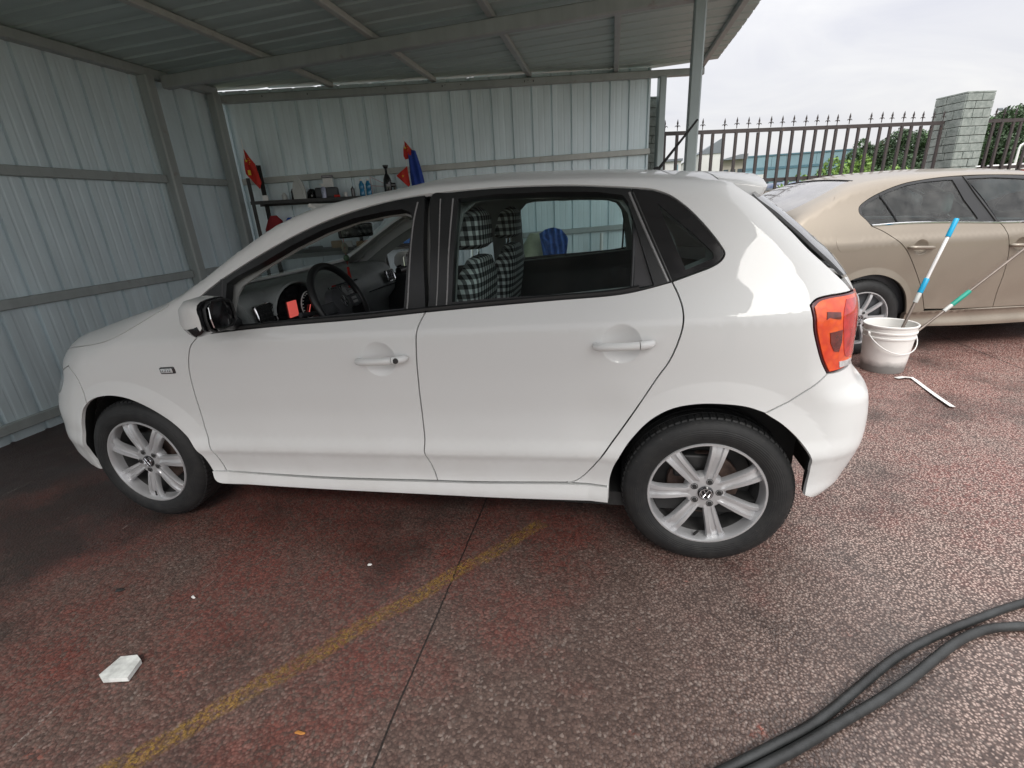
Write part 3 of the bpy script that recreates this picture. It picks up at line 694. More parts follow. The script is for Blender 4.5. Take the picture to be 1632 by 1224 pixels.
# ------------------------------------------------------------ wheels
def make_wheel(name, c, parent, side, R=.3015, rr=.207, w=.185, nsp=7, base=79, nbolt=5, bb=76, style='split'):
    """c = hub centre on the wheel's outer face plane; side = -1 when the outer face looks to -y"""
    e = empty(name, c, parent=parent); s = side
    tp = [(rr-.004, .012), (rr+.004, .004), (rr+.016, -.002), (rr+.040, -.006), (R-.042, -.004), (R-.022, .004), (R-.010, .014), (R-.002, .030), (R, .055), (R, w-.055), (R-.002, w-.03), (R-.012, w-.012), (R-.05, w+.004), (rr+.01, w), (rr-.006, w-.01)]
    mb = MB(); mb.lathe([(r, -s*h) for r, h in tp], 96, 'y')
    # shoulder blocks of the tread
    for k in range(78):
        a = 2*math.pi*k/78
        for h0, h1, r0, r1 in ((.020, .050, R-.006, R+.0035),):
            a1 = a+2*math.pi/78*.72; V = [(r*math.cos(t), -s*h, r*math.sin(t)) for r, h in ((r0, h0), (r0+.002, h1+.004), (r1, h1), (r1-.004, h0+.004)) for t in (a, a1)]
            mb.add(V, [(0, 1, 3, 2), (2, 3, 5, 4), (4, 5, 7, 6), (6, 7, 1, 0), (0, 2, 4, 6), (1, 7, 5, 3)])
    for k in (60, 100, 140): mb.lathe([(R+.001, -s*(k/1000-.004)), (R-.006, -s*(k/1000)), (R+.001, -s*(k/1000+.004))], 64, 'y')
    mb.build('tyre', M['tyre'], e)
    mb = MB(); mb.lathe([(r, -s*h) for r, h in ((rr-.004, .016), (rr+.002, .006), (rr, .002), (rr-.006, .002), (rr-.009, .008), (rr-.012, .030), (rr-.016, .052))], 96, 'y'); mb.build('rim', M['alloy'], e)
    mb = MB(); mb.lathe([(r, -s*h) for r, h in ((rr-.016, .0522), (rr-.024, .09), (rr-.024, .150), (rr-.006, .165))], 64, 'y'); mb.build('barrel', M['alloy_dark'], e)
    # spokes and hub, joined: one casting
    mb = MB(); r0, r1 = .042, rr-.008
    for k in range(nsp):
        a = math.radians(base+360/nsp*k); ca, sa = math.cos(a), math.sin(a); V = []; F = []; rows = []
        n = 9
        for i in range(n+1):
            t = i/n; r = r0+(r1-r0)*t
            if style == 'split': hw = .0195+.0125*t+.004*max(0, t-.85)/.15
            else: hw = .011+.004*t
            dep = .020-.012*math.sin(min(1, t*1.15)*math.pi/2)+.012*(t**6)       # dish: hub sits deeper
            th = .030-.010*t
            if style == 'split': prof = [(-1, dep+th), (-1, dep+.010), (-.86, dep+.001), (-.40, dep), (-.28, dep+.007*min(1, t*3)), (.30, dep+.010*min(1, t*3)), (.42, dep+.001), (.84, dep), (1, dep+.008), (1, dep+th)]
            else: prof = [(-1, dep+th), (-1, dep+.008), (-.7, dep), (.7, dep), (1, dep+.008), (1, dep+th)]
            rows.append([(r*ca-q*hw*sa, -s*h, r*sa+q*hw*ca) for q, h in prof])
        m = len(rows[0])
        for rw in rows: V += rw
        F = [(i*m+j, (i+1)*m+j, (i+1)*m+j+1, i*m+j+1) for i in range(n) for j in range(m-1)]+[(i*m+m-1, (i+1)*m+m-1, (i+1)*m, i*m) for i in range(n)]
        mb.add(V, F, True)
    mb.lathe([(0.0, -s*.019), (.052, -s*.019), (.066, -s*.0215), (.073, -s*.030), (.075, -s*.055), (0, -s*.06)], 48, 'y')
    sp = mb.build('spokes', M['alloy'], e)
    for k in range(nbolt):
        a = math.radians(bb+360/nbolt*k); p = (.0475*math.cos(a), .0475*math.sin(a)); mb = MB()
        mb.lathe([(.0105, -s*.0185), (.0125, -s*.0172), (.0125, -s*.0195)], 20, 'y', (p[0], 0, p[1])); mb.lathe([(0, -s*.0125), (.0068, -s*.0125), (.0080, -s*.0145), (.0082, -s*.022)], 12, 'y', (p[0], 0, p[1]))
        mb.build('lug_bolt', M['steel_dark'], e)
    mb = MB(); mb.lathe([(0, -s*.009), (.024, -s*.010), (.0275, -s*.013), (.028, -s*.022)], 32, 'y'); cap = mb.build('hub_cap', M['gloss_black'], e)
    emblem('emblem', (0, s*(-.0085)*-1*-1, 0), .0225, (0, s, 0), M['chrome'], cap)
    mb = MB(); mb.lathe([(.0, -s*.085), (.128, -s*.085), (.130, -s*.090), (.130, -s*.105), (0, -s*.11)], 48, 'y'); mb.build('brake_disc', M['rust'], e)
    mb = MB(); mb.lathe([(rr-.03, -s*.115), (.0, -s*.115)], 40, 'y'); mb.box((-.11, -s*.07, .03), (.03, -s*.12, .125), bev=.01); mb.build('brake_backing', M['steel_dark'], e)
    mb = MB(); a = math.radians(-98); mb.tube([((rr-.018)*math.cos(a), -s*.020, (rr-.018)*math.sin(a)), ((rr-.045)*math.cos(a+.05), -s*.010, (rr-.045)*math.sin(a+.05))], [.0055, .004], 8); mb.build('valve', M['black_rubber'], e)
    return e
def liner(name, cx_, r, y0, y1, parent, zc=.30, a0=3, a1=178):
    mb = MB(); n = 30; V = []; F = []
    for i in range(n+1):
        a = math.radians(a0+(a1-a0)*i/n); V += [(cx_+r*math.cos(a), y0, zc+r*math.sin(a)), (cx_+r*math.cos(a), y1, zc+r*math.sin(a)), (cx_, y1, zc)]
    F = [(3*i, 3*i+3, 3*i+4, 3*i+1) for i in range(n)]+[(3*i+1, 3*i+4, 3*i+5) for i in range(n)]
    mb.add(V, F, True); return mb.build(name, M['liner'], parent)
# ------------------------------------------------------------ the white hatchback (nose towards -x, hub of rear wheel at x = 0)
class Hatch(Body):
    x1 = -2.75; x0 = .05; shear = .031; crown = .060; cr = .10; cf = .22; rs = .11; rf = .20
    cups = [(-.317, .883, .066, .020), (-1.187, .826, .066, .020)]; dents = [(-.385, .60, .14, .0055)]; creases = [.418, .430, .4365, .4415, .447, .458, .905, .918, .926, .938]; flares = [(0, .352, .376, 1.205), (-2.44, .345, .348, 1.20)]
    Hz = staticmethod(pchip([.10,.16,.22,.255,.31,.40,.436,.442,.50,.58,.70,.84,.905,.925,.96,1.02,1.2,1.36,1.44,1.6],
      [.70,.775,.800,.806,.799,.8155,.8280,.8280,.8180,.816,.825,.832,.829,.823,.804,.772,.703,.632,.590,.48]))
    Hx = staticmethod(pchip([-3.4,-3.2,-2.9,-2.5,-2.1,-1.2,-.3,.2,.5,.7], [.10,.062,.034,.012,.003,0,0,.012,.035,.06]))
    Zc = staticmethod(pchip([-3.34,-3.28,-3.18,-3.0,-2.75,-2.5,-2.2,-2.0,-1.8,-1.6,-1.4,-1.2,-1.0,-.8,-.55,-.3,0,.2,.35,.6],
      [.49,.667,.772,.844,.898,.965,1.045,1.150,1.266,1.362,1.414,1.446,1.473,1.474,1.466,1.453,1.424,1.4,1.384,1.341]))
    Xr = staticmethod(pchip([.1,.18,.24,.34,.55,.66,.72,.80,.95,1.0,1.1,1.25,1.36,1.5], [.45,.455,.475,.565,.614,.603,.555,.524,.516,.504,.439,.272,.138,.044]))
    Xf = staticmethod(pchip([.1,.2,.3,.5,.62,.72,.8,.9], [-3.05,-3.15,-3.235,-3.231,-3.176,-3.10,-3.069,-3.025]))
    def rt(s, x): return .036+.104*(1-sstep(-2.6, -2.15, x))
    def crownf(s, x): return .060-.030*(1-sstep(-1.55, -1.0, x))-.018*(1-sstep(-2.35, -1.9, x))
S = Hatch(); side = S.side
car = tag(empty('hatchback_car', (0, 0, 0)), 'white five-door hatchback with its driver window wound down, parked under the shed', 'car')
WP = M['white_paint']
def both(name, *a, **k):
    o = panel(S, name, *a, **k); panel(S, name, *a, mirror=True, **k); return o
U = lambda *p: S.uz(*p)
BELT = [(-1.955, .918), (-1.849, .929), (-1.578, .951), (-1.258, .971), (-1.001, .992)]
BELT2 = [(-1.001, .992), (-.752, 1.010), (-.537, 1.024), (-.333, 1.037), (-.262, 1.048), (-.160, 1.072)]
GB = [(-1.001, .992), (-1.026, .941), (-1.037, .859), (-1.046, .735), (-1.052, .609), (-1.054, .497), (-1.058, .44), (-1.043, .378), (-1.030, .302)]
GR = [(-.160, 1.072), (-.138, 1.027), (-.126, .985), (-.127, .937), (-.146, .864), (-.165, .818), (-.194, .770), (-.260, .649), (-.320, .548), (-.374, .464), (-.408, .408), (-.446, .358), (-.478, .334), (-.511, .327)]
GF = [(-2.033, .286), (-2.038, .339), (-2.052, .419), (-2.061, .526), (-2.049, .699), (-2.037, .777), (-2.020, .83), (-1.998, .875), (-1.955, .918)]
DLO = [(-.160, 1.072), (-.082, 1.098), (-.040, 1.113), (-.012, 1.130), (-.001, 1.150), (-.015, 1.177), (-.063, 1.239), (-.115, 1.293), (-.168, 1.333), (-.221, 1.354), (-.294, 1.365), (-.386, 1.375), (-.493, 1.385), (-.655, 1.392), (-.821, 1.393), (-.936, 1.390), (-1.053, 1.384), (-1.154, 1.373), (-1.275, 1.350), (-1.398, 1.319), (-1.525, 1.276), (-1.655, 1.222), (-1.792, 1.158), (-1.915, 1.093), (-2.03, 1.015)]
AR = [(-.352, .276), (-.345, .372), (-.320, .456), (-.269, .543), (-.210, .612), (-.141, .656), (-.066, .674), (.008, .676), (.087, .667), (.147, .644), U(.215, -.821, .602), U(.277, -.815, .539), U(.314, -.816, .478), U(.332, -.817, .415), U(.337, -.812, .359), U(.330, -.802, .325)]
AF = [(-2.094, .287), (-2.107, .377), (-2.142, .452), (-2.195, .517), (-2.256, .566), (-2.327, .610), (-2.393, .638), (-2.469, .650), (-2.533, .647), (-2.606, .630), (-2.662, .604)]
AF2 = [(-2.662, .604), (-2.710, .565), (-2.745, .510), (-2.766, .445), (-2.778, .388), U(-2.787, -.798, .314), U(-2.757, -.803, .249)]
QE = [U(.035, -.56, 1.366), U(.045, -.584, 1.352), U(.102, -.605, 1.310), U(.148, -.634, 1.263), U(.196, -.659, 1.210), U(.244, -.686, 1.154), U(.296, -.695, 1.104), U(.352, -.694, 1.052), U(.384, -.692, 1.019)]
LA_F = [U(.232, -.768, .995), U(.237, -.780, .969), U(.253, -.804, .920), U(.294, -.807, .828), U(.326, -.795, .775)]
LA_T = [U(.384, -.692, 1.019), U(.341, -.725, 1.019), U(.286, -.751, 1.018), U(.250, -.760, 1.011), U(.232, -.768, .995)]
BS = [U(.326, -.795, .775), U(.223, -.812, .682), (.150, .644)]
# edge rings between the sides and the top surfaces
ur = np.concatenate([np.linspace(S.x1-1.057, -2.62, 60), np.linspace(-2.60, .035, 150)]); ez = np.where(ur < -3.0, S.edge(ur, zlo=.58), np.where(ur < -2.0, S.edge(ur, zlo=.78), S.edge(ur, nzt=.80, zlo=1.02))); ez = np.where(ur < -2.2, np.convolve(np.pad(ez, 5, mode='edge'), np.ones(11)/11, 'valid'), ez); ER = list(zip(ur, ez)); EP = S.side(ur, ez)
def ering(a, b): k = [(float(u), float(z)) for u, z in ER if a-1e-6 <= u <= b+1e-6]; return k
def eat(u): return (u, float(np.interp(u, ur, ez)))
A0u = -2.13
rail = [eat(A0u)]+[p for p in ering(A0u+.004, .03)]+[eat(.035)]
arq = [(.150, .644)]+[p for p in AR[::-1] if p[0] < .10]
body_side = both('body_side_panel', [(DLO, 1), ([DLO[-1], eat(A0u)], 0, False), (rail, 0, False), ([eat(.035), QE[0]], 0, False), (QE, 1), (LA_T, 1), (LA_F, 1), (BS, 1, False), (arq, 0), ([AR[0], (-.356, .326)], 0, False), ([(-.356, .326), (-.511, .327)], 1, False), (GR[::-1], 1)], side, WP, car, gu=.035, gv=.014)
fd = both('front_door', [(BELT, 1), (GB, 1), ([(-1.030, .302), (-1.532, .286), (-2.033, .286)], 1), (GF, 1)], side, WP, car, gv=.012, extra=cuppts(-1.187, .826, .066))
rd = both('rear_door', [(BELT2, 1), (GR, 1), ([(-.511, .327), (-.863, .307), (-1.030, .302)], 1), (GB[::-1], 1)], side, WP, car, gv=.012, extra=cuppts(-.317, .883, .066)+discpts(-.385, .62, .13, .016))
HL_R = [U(-2.892, -.676, .779), U(-2.872, -.690, .764), U(-2.828, -.722, .735), U(-2.830, -.742, .700), U(-2.86, -.747, .652), U(-2.925, -.724, .613)]
fe_top = [eat(A0u)]+ering(-2.97, A0u-.004)[::-1]
ff = fe_top[-1]
both('front_fender', [([(-1.955, .918), (-2.035, .995), (-2.03, 1.015)], 0, False), ([DLO[-1], eat(A0u)], 0, False), (fe_top, 0, False), ([ff, HL_R[0]], 1, False), (HL_R[:3], 1), ([HL_R[2], (-2.72, .772)], 1, False), ([(-2.72, .772), (-2.672, .736), (-2.657, .687), (-2.662, .604)], 1), (AF[::-1], 0), ([AF[0], (-2.033, .286)], 1, False), (GF, 1)], side, WP, car)
cu = S.x1-1.057
both('front_bumper', [([(-2.662, .604), (-2.657, .687), (-2.672, .736), (-2.72, .772)], 1), ([(-2.72, .772), HL_R[2]], 1, False), (HL_R[2:], 1), ([HL_R[-1], (-3.30, .60), (-3.45, .66), (cu, .66)], 1), ([(cu, .66), (cu, .225)], 0, False), ([(cu, .225), (-3.3, .225), (-3.0, .235), AF2[-1]], 0), (AF2[::-1], 0)], side, WP, car, gu=.03, gv=.02)
hl = both('headlamp', [(HL_R, 1), ([HL_R[-1], (-3.25, .615), (-3.33, .68)], 1), ([(-3.33, .68), (-3.30, .735), (-3.12, .79), HL_R[0]], 1)], side, M['lamp_clear'], car, gu=.03, gv=.02, off=-.002)
both('grille', [([(-3.335, .675), (-3.45, .668), (cu, .668)], 1), ([(cu, .668), (cu, .745)], 0), ([(cu, .745), (-3.5, .745), (-3.31, .738)], 1), ([(-3.31, .738), (-3.335, .675)], 1)], side, M['gloss_black'], car, gu=.03, gv=.02, off=-.01)
emblem('badge', (-3.145, 0, .715), .05, (-1, 0, .2), M['chrome'], car)
SL_T = [(-2.094, .289), (-2.0, .286), (-1.53, .284), (-1.03, .300), (-.86, .305), (-.52, .323), (-.352, .326)]; SL_B = [(-.352, .262), (-.571, .253), (-.777, .246), (-1.144, .240), (-1.54, .234), (-1.912, .232), (-2.068, .233), (-2.088, .250), (-2.094, .289)]
both('sill', [(SL_T, .8), ([SL_T[-1], SL_B[0]], 0, False), (SL_B, 0)], side, WP, car, off=.007, gu=.06, gv=.01, skirt=.03)
rb_u = S.x0+.707+.35
both('rear_bumper', [([(.150, .644), BS[1], BS[0]], 1, False), ([BS[0], U(.37, -.768, .775), U(.408, -.73, .781), U(.44, -.67, .795)], 1), ([U(.44, -.67, .795), (.62, .79), (.757, .74), (rb_u, .74)], 1), ([(rb_u, .74), (rb_u, .26)], 0, False), ([(rb_u, .26), (.75, .27), (.62, .285), U(.38, -.79, .305), AR[-1]], 0), (AR[::-1][:7]+[(.150, .644)], 0)], side, WP, car, gu=.025, gv=.02)
LB = [BS[0], U(.37, -.768, .777), U(.408, -.73, .783), U(.43, -.69, .803)]
LR = [U(.43, -.69, .803), U(.427, -.694, .839), U(.43, -.655, .906), U(.43, -.630, .972), U(.425, -.610, 1.011), U(.384, -.692, 1.019)]
LRx = [U(.445, -.66, .803), U(.46, -.61, .86), U(.47, -.58, .93), U(.468, -.57, 1.005), U(.384, -.692, 1.019)]
tl = both('tail_lamp', [(LA_F, 1), (LB[:-1]+[LRx[0]], 1), (LRx, 1), (LA_T, 1)], side, M['lamp_edge'], car, inset=.003, gu=.02, gv=.02, off=-.001)
lc = np.array([[*p] for p in LA_F+LB+LRx[:-1]+LA_T]).mean(0)
def shrink(L, k, f=1.05): return [(lc[0]+(p[0]-lc[0])*k, lc[1]+(p[1]-lc[1])*k) for p in L]
panel(S, 'lens', [(shrink(LA_F, .965), 1), (shrink(LB[:-1]+[LRx[0]], .965), 1), (shrink(LRx, .965), 1), (shrink(LA_T, .965), 1)], side, M['lamp_orange'], tl, gu=.015, gv=.012, off=.004, skirt=.006)
k1 = [(.346, 1.006), (.43, 1.003), (.50, .995), (.50, .90), (.455, .825), (.40, .816), (.36, .818), (.333, .883), (.322, .963)]
panel(S, 'red_segment', [(k1+[k1[0]], 1)], side, M['lamp_red'], tl, gu=.015, gv=.012, off=.0055, skirt=.003)
k2 = [(.268, .978), (.316, .972), (.316, .945), (.290, .950), (.276, .955), (.264, .947)]
k3 = [(.278, .913), (.327, .917), (.331, .873), (.326, .840), (.303, .846), (.286, .875)]
for kk in (k2, k3): 
    kk = [tuple(p) for p in kk]; panel(S, 'lamp_bowl', [(kk+[kk[0]], 1, False)], side, M['lamp_dark'], tl, gu=.015, gv=.012, off=.0065, skirt=.003)
k4 = [(.330, .812), (.405, .808), (.400, .785), (.336, .786)]; panel(S, 'reversing_segment', [(k4+[k4[0]], 1, False)], side, M['lamp_clear'], tl, gu=.015, gv=.012, off=.0065, skirt=.003)

# top surfaces
def ey(x): return float(np.interp(x, EP[60:, 0], EP[60:, 1]))
xs_ = [p for p in EP[(ur >= A0u-1e-6) & (ur <= .031)][:, :2]]
x_rear = S.side(np.array([.035]), np.array([eat(.035)[1]]))[0]
near = [tuple(S.side(np.array([A0u]), np.array([eat(A0u)[1]]))[0][:2])]+[tuple(p) for p in xs_ if p[0] > A0u+.004]+[tuple(x_rear[:2])]
farr = [(p[0], -p[1]) for p in near][::-1]
topm = S.top
WSx = lambda y, x0, b: x0-b*(1-(abs(y)/.62)**2)
cow = [(A0u-.0, -.70)]
wy = np.linspace(-.60, .60, 13)
ws_bot = [(-2.10-.085*(1-(y/.60)**2), y) for y in wy]; ws_top = [(-1.36-.050*(1-(y/.52)**2), y) for y in np.linspace(.52, -.52, 11)]
ws = [(ws_bot, 1), ([ws_bot[-1], (-1.75, .575), ws_top[0]], 1), (ws_top, 1), ([ws_top[-1], (-1.75, -.575), ws_bot[0]], 1)]
panel(S, 'roof_panel', [(near, 0, False), ([near[-1], farr[0]], 0, False), (farr, 0, False), ([farr[-1], (-2.13-.10, .4), (-2.24, 0), (-2.23, -.4), near[0]], 0)], topm, WP, car, gu=.05, gv=.035, step=.02, holes=[ws])
panel(S, 'windscreen', [(ws[0][0], 1), (ws[1][0], 1), (ws[2][0], 1), (ws[3][0], 1)], topm, M['glass'], car, inset=.001, gu=.06, gv=.06, off=-.003, skirt=0)
hood_e = [tuple(p) for p in EP[(ur <= A0u-.003)][:, :2]][::-1]; hood_n = [near[0]]+hood_e; hood_f = [(p[0], -p[1]) for p in hood_n][::-1]
hood_n2 = [p for p in hood_n]; 
panel(S, 'hood', [([near[0], (-2.23, -.4), (-2.24, 0), (-2.23, .4), (near[0][0], -near[0][1])][::-1], 1), (hood_n2, 0, False), (hood_f[1:] if hood_f[0] == hood_n2[-1] else hood_f, 0, False)] if False else
      [(hood_n2, 1, False), ([hood_n2[-1]]+hood_f, 1, False), ([hood_f[-1], (-2.23, .4), (-2.24, 0), (-2.23, -.4), hood_n2[0]], 1)], topm, WP, car, gu=.05, gv=.035, step=.02)
slit = [(-2.13, -.69), (-2.27, -.655), (-2.275, -.63), (-2.14, -.655)]
panel(S, 'cowl_grille', [(slit+[slit[0]], 1, False)], topm, M['black_trim'], car, inset=0, off=.002, gu=.05, gv=.03, skirt=.002)
# spoiler, rear window, tailgate
def loft(rows, close=True):
    mb = MB(); n = len(rows[0]); V = [p for r in rows for p in r]; F = [(i*n+j, (i+1)*n+j, (i+1)*n+(j+1) % n, i*n+(j+1) % n) for i in range(len(rows)-1) for j in range(n)]
    F += [tuple(range(n)), tuple(reversed(range((len(rows)-1)*n, len(rows)*n)))]; return mb.add(V, F, True)
rows = []
for y in [-.572, -.566, -.545, -.45, -.3, -.15, 0, .15, .3, .45, .545, .566, .572]:
    q = min(1, (abs(y)/.572)); zc = float(S.Zc(np.array(.0)))-.060*(abs(y)/.6)**2.2; k_ = .050*(1-q*q); sh = .0 if abs(y) < .56 else (.004 if abs(y) < .57 else .010)
    rows.append([(-.012, y, zc-.004-sh), (-.006, y, zc+.003-sh), (.060+k_*.5, y, zc-.004-sh), (.128+k_-sh, y, zc-.016-sh), (.140+k_-sh, y, zc-.020-sh), (.146+k_-sh, y, zc-.028), (.144+k_-sh, y, zc-.036), (.124+k_-sh, y, zc-.076+sh), (.118+k_, y, zc-.082+sh), (.108+k_*.8, y, zc-.082), (.055+k_*.3, y, zc-.050), (.010, y, zc-.022)])
loft(rows).build('spoiler', WP, car)
rm = lambda y, z, off=0: S.root(np.stack([np.full_like(np.asarray(y, float), -.2), np.asarray(y, float), np.asarray(z, float)], 1), np.tile([1., 0, 0], (len(np.asarray(y)), 1)), 1.4, off)
q2 = [(.605, 1.325), (.634, 1.263), (.659, 1.210), (.684, 1.154), (.692, 1.104), (.690, 1.066)]
gl_l = [(-y, z) for y, z in q2]
rg = [([(-.55, 1.335), (0, 1.35), (.55, 1.335)], 1), ([(.55, 1.335)]+[(y-.006, z) for y, z in q2], 1), ([(.684, 1.066), (.3, 1.045), (0, 1.04), (-.3, 1.045), (-.684, 1.066)], 1), ([(-y+.006, z) for y, z in q2][::-1]+[(-.55, 1.335)], 1)]
panel(S, 'rear_window', rg, rm, M['rear_glass'], car, off=.004, gu=.06, gv=.03, skirt=.01)
tg = [([(-.684, 1.062), (-.3, 1.041), (0, 1.036), (.3, 1.041), (.684, 1.062)], 1), ([(.684, 1.062), (.683, 1.022), (.57, 1.012)], 1), ([(.57, 1.012), (.585, .93), (.61, .86), (.655, .80)], 1), ([(.655, .80), (.5, .755), (0, .745), (-.5, .755), (-.655, .80)], 1), ([(-.655, .80), (-.61, .86), (-.585, .93), (-.57, 1.012)], 1), ([(-.57, 1.012), (-.683, 1.022), (-.684, 1.062)], 1)]
panel(S, 'tailgate', tg, rm, WP, car, gu=.05, gv=.02)
emblem('badge', (.532, 0, .95), .055, (1, 0, .1), M['chrome'], car)
mb = MB(); mb.box((.60, -.26, .50), (.632, .26, .62), bev=.004); mb.build('number_plate', M['blue'], car)

# door furniture
def handle(x0, z0, x1, z1, parent, lock):
    y0 = -.834; mb = MB(); P = []; R = []
    for t, d, r in ((0, .000, .011), (.02, .014, .0135), (.10, .024, .0140), (.3, .031, .0135), (.55, .033, .0135), (.76, .030, .0140)): P.append((x0+(x1-x0)*t, y0-d, z0+(z1-z0)*t)); R.append(r)
    mb.tube(P, R, 14); h = mb.build('handle', WP, parent)
    mb = MB(); P = []; R = []
    for t, d, r in ((.772, .029, .0140), (.85, .027, .0142), (.94, .020, .0138), (.99, .008, .011), (1.0, .000, .008)): P.append((x0+(x1-x0)*t, y0-d, z0+(z1-z0)*t)); R.append(r)
    mb.tube(P, R, 14); mb.build('handle_cap', WP, parent)
    if lock:
        mb = MB(); c = (x0+(x1-x0)*.86, y0-.0405, z0+(z1-z0)*.86); mb.lathe([(.0, -.0015), (.006, -.0015), (.0095, -.001), (.0105, .004)], 20, 'y', c); mb.build('lock_barrel', M['steel_dark'], parent)
handle(-.400, .879, -.216, .889, rd, False); handle(-1.268, .822, -1.077, .834, fd, True)
mb = MB(); mb.box((-2.180, -.8345, .757), (-2.106, -.822, .787), bev=.006, R=Ry(math.radians(-3))); sr = mb.build('side_repeater', M['gloss_black'], car)
mb = MB(); mb.box((-2.172, -.8375, .762), (-2.114, -.830, .782), bev=.004, R=Ry(math.radians(-3))); mb.build('lens', M['lamp_clear'], sr)
for x in (-2.160, -2.147, -2.134, -2.124): mb = MB(); mb.lathe([(0, -.8395), (.004, -.8390), (.0045, -.836)], 10, 'y', (x, 0, .773)); mb.build('lens_dot', M['chrome'], sr)

# black window surrounds, pillar covers and glass
FWo = [(-1.845, 1.105), (-1.80, 1.130), (-1.694, 1.172), (-1.557, 1.235), (-1.425, 1.286), (-1.296, 1.321), (-1.171, 1.338), (-1.105, 1.342), (-1.073, 1.330), (-1.062, 1.300), (-1.079, 1.16), (-1.088, .999), (-1.40, .981), (-1.72, .957), (-1.815, .951), (-1.858, .955), (-1.852, 1.03)]
bk = [(-2.03, 1.015), (-2.035, .995), (-1.955, .918)]
top_f = [p for p in DLO if p[0] <= -1.04]; join_f = (-1.018, 1.386)
wfr = both('window_frame', [(BELT, 0), ([(-1.001, .992), (-1.012, 1.15), (-1.018, 1.386)], 1), ([(-1.018, 1.386)]+top_f, 1), (bk, 0, False)], side, M['black_trim'], fd, off=-.0015, gu=.05, gv=.03, holes=[FWo], skirt=.035)
RWo = [(-.892, 1.366), (-.75, 1.372), (-.55, 1.368), (-.40, 1.358), (-.318, 1.343), (-.300, 1.320), (-.258, 1.19), (-.215, 1.062), (-.26, 1.052), (-.50, 1.042), (-.75, 1.032), (-.905, 1.022), (-.902, 1.16)]
rfr = both('window_frame', [(BELT2, 0), ([(-.160, 1.072), (-.22, 1.21), (-.290, 1.364)], 1), ([(-.290, 1.364)]+[p for p in DLO if -1.0 < p[0] < -.30], 1), ([(-.936, 1.390), (-.990, 1.388), (-.985, 1.2), (-.975, 1.06), (-.963, 1.002)], 1) if False else ([(-.936, 1.390), (-.993, 1.387), (-.993, 1.2), (-.998, .999), (-1.001, .992)], 1)], side, M['black_trim'], rd, off=-.0015, gu=.05, gv=.03, holes=[RWo], skirt=.035)
qo = [(-.206, 1.312), (-.150, 1.262), (-.085, 1.205), (-.036, 1.156), (-.034, 1.138), (-.060, 1.128), (-.118, 1.106), (-.160, 1.20)]
qf = both('quarter_window_surround', [([(-.160, 1.072)]+[p for p in DLO[1:] if p[0] > -.27], 1), ([(-.221, 1.354), (-.294, 1.365)], 1, False), ([(-.294, 1.365), (-.224, 1.21), (-.160, 1.072)], 1, False)], side, M['gloss_black'], car, off=-.0015, gu=.05, gv=.03, holes=[qo], skirt=.01)
both('quarter_window', [(qo+[qo[0]], 0, False)], side, M['dark_glass'], car, inset=-.004, off=-.006, gu=.05, gv=.05, skirt=0)
both('window_glass', [(RWo+[RWo[0]], 0, False)], side, M['side_glass'], rd, inset=-.006, off=-.016, gu=.07, gv=.07, skirt=0)
# thin trims: pillar edge strips, belt weather strips
def sidestrip(pts, r, name, mat, parent, off=.0, n=6, flat=1):
    P = np.array(cr_resample(pts, .03)); W = side(P[:, 0], P[:, 1], off); mb = MB(); mb.tube([tuple(w) for w in W], r, n); mb.build(name, mat, parent)
    mb = MB(); mb.tube([(w[0], -w[1], w[2]) for w in W], r, n); mb.build(name, mat, parent)
M['strip'] = simple('grey_edge_strip', (.22, .22, .22), .3)
sidestrip([(-1.046, 1.362), (-1.058, 1.30), (-1.068, 1.16), (-1.074, 1.002)], .0032, 'edge_strip', M['strip'], fd, off=-.002)
sidestrip([(-.960, 1.368), (-.958, 1.2), (-.962, 1.008)], .003, 'edge_strip', M['strip'], rd, off=-.003)
sidestrip([(-.912, 1.366), (-.920, 1.2), (-.924, 1.012)], .003, 'edge_strip', M['strip'], rd, off=-.002)
sidestrip([(-.298, 1.350), (-.236, 1.21), (-.172, 1.072)], .0045, 'edge_strip', M['strip'], rd, off=-.001)
sidestrip([(-.286, 1.350), (-.224, 1.21), (-.161, 1.073)], .0030, 'edge_strip', M['steel_dark'], rd, off=.001)
sidestrip([(-.281, 1.262), (-.283, 1.15), (-.286, 1.056)], .006, 'glass_divider', M['black_trim'], rd, off=-.014)
sidestrip([(-1.868, 1.12), (-1.872, 1.03), (-1.880, .945)], .008, 'window_channel', M['black_trim'], fd, off=-.004)
b1 = BELT[1:]; sidestrip([(x, z+.008) for x, z in b1], .0085, 'belt_strip', M['black_trim'], fd, off=-.004); sidestrip([(x, z+.008) for x, z in BELT2[:-1]], .0085, 'belt_strip', M['black_trim'], rd, off=-.004)
tri = [(-.279, 1.258), (-.216, 1.06), (-.281, 1.05)]
panel(S, 'fixed_pane', [(tri+[tri[0]], 1, False)], side, simple('grey_fixed_pane', (.07, .07, .075), .15, coat=.6), rd, off=-.012, gu=.05, gv=.05, skirt=0)
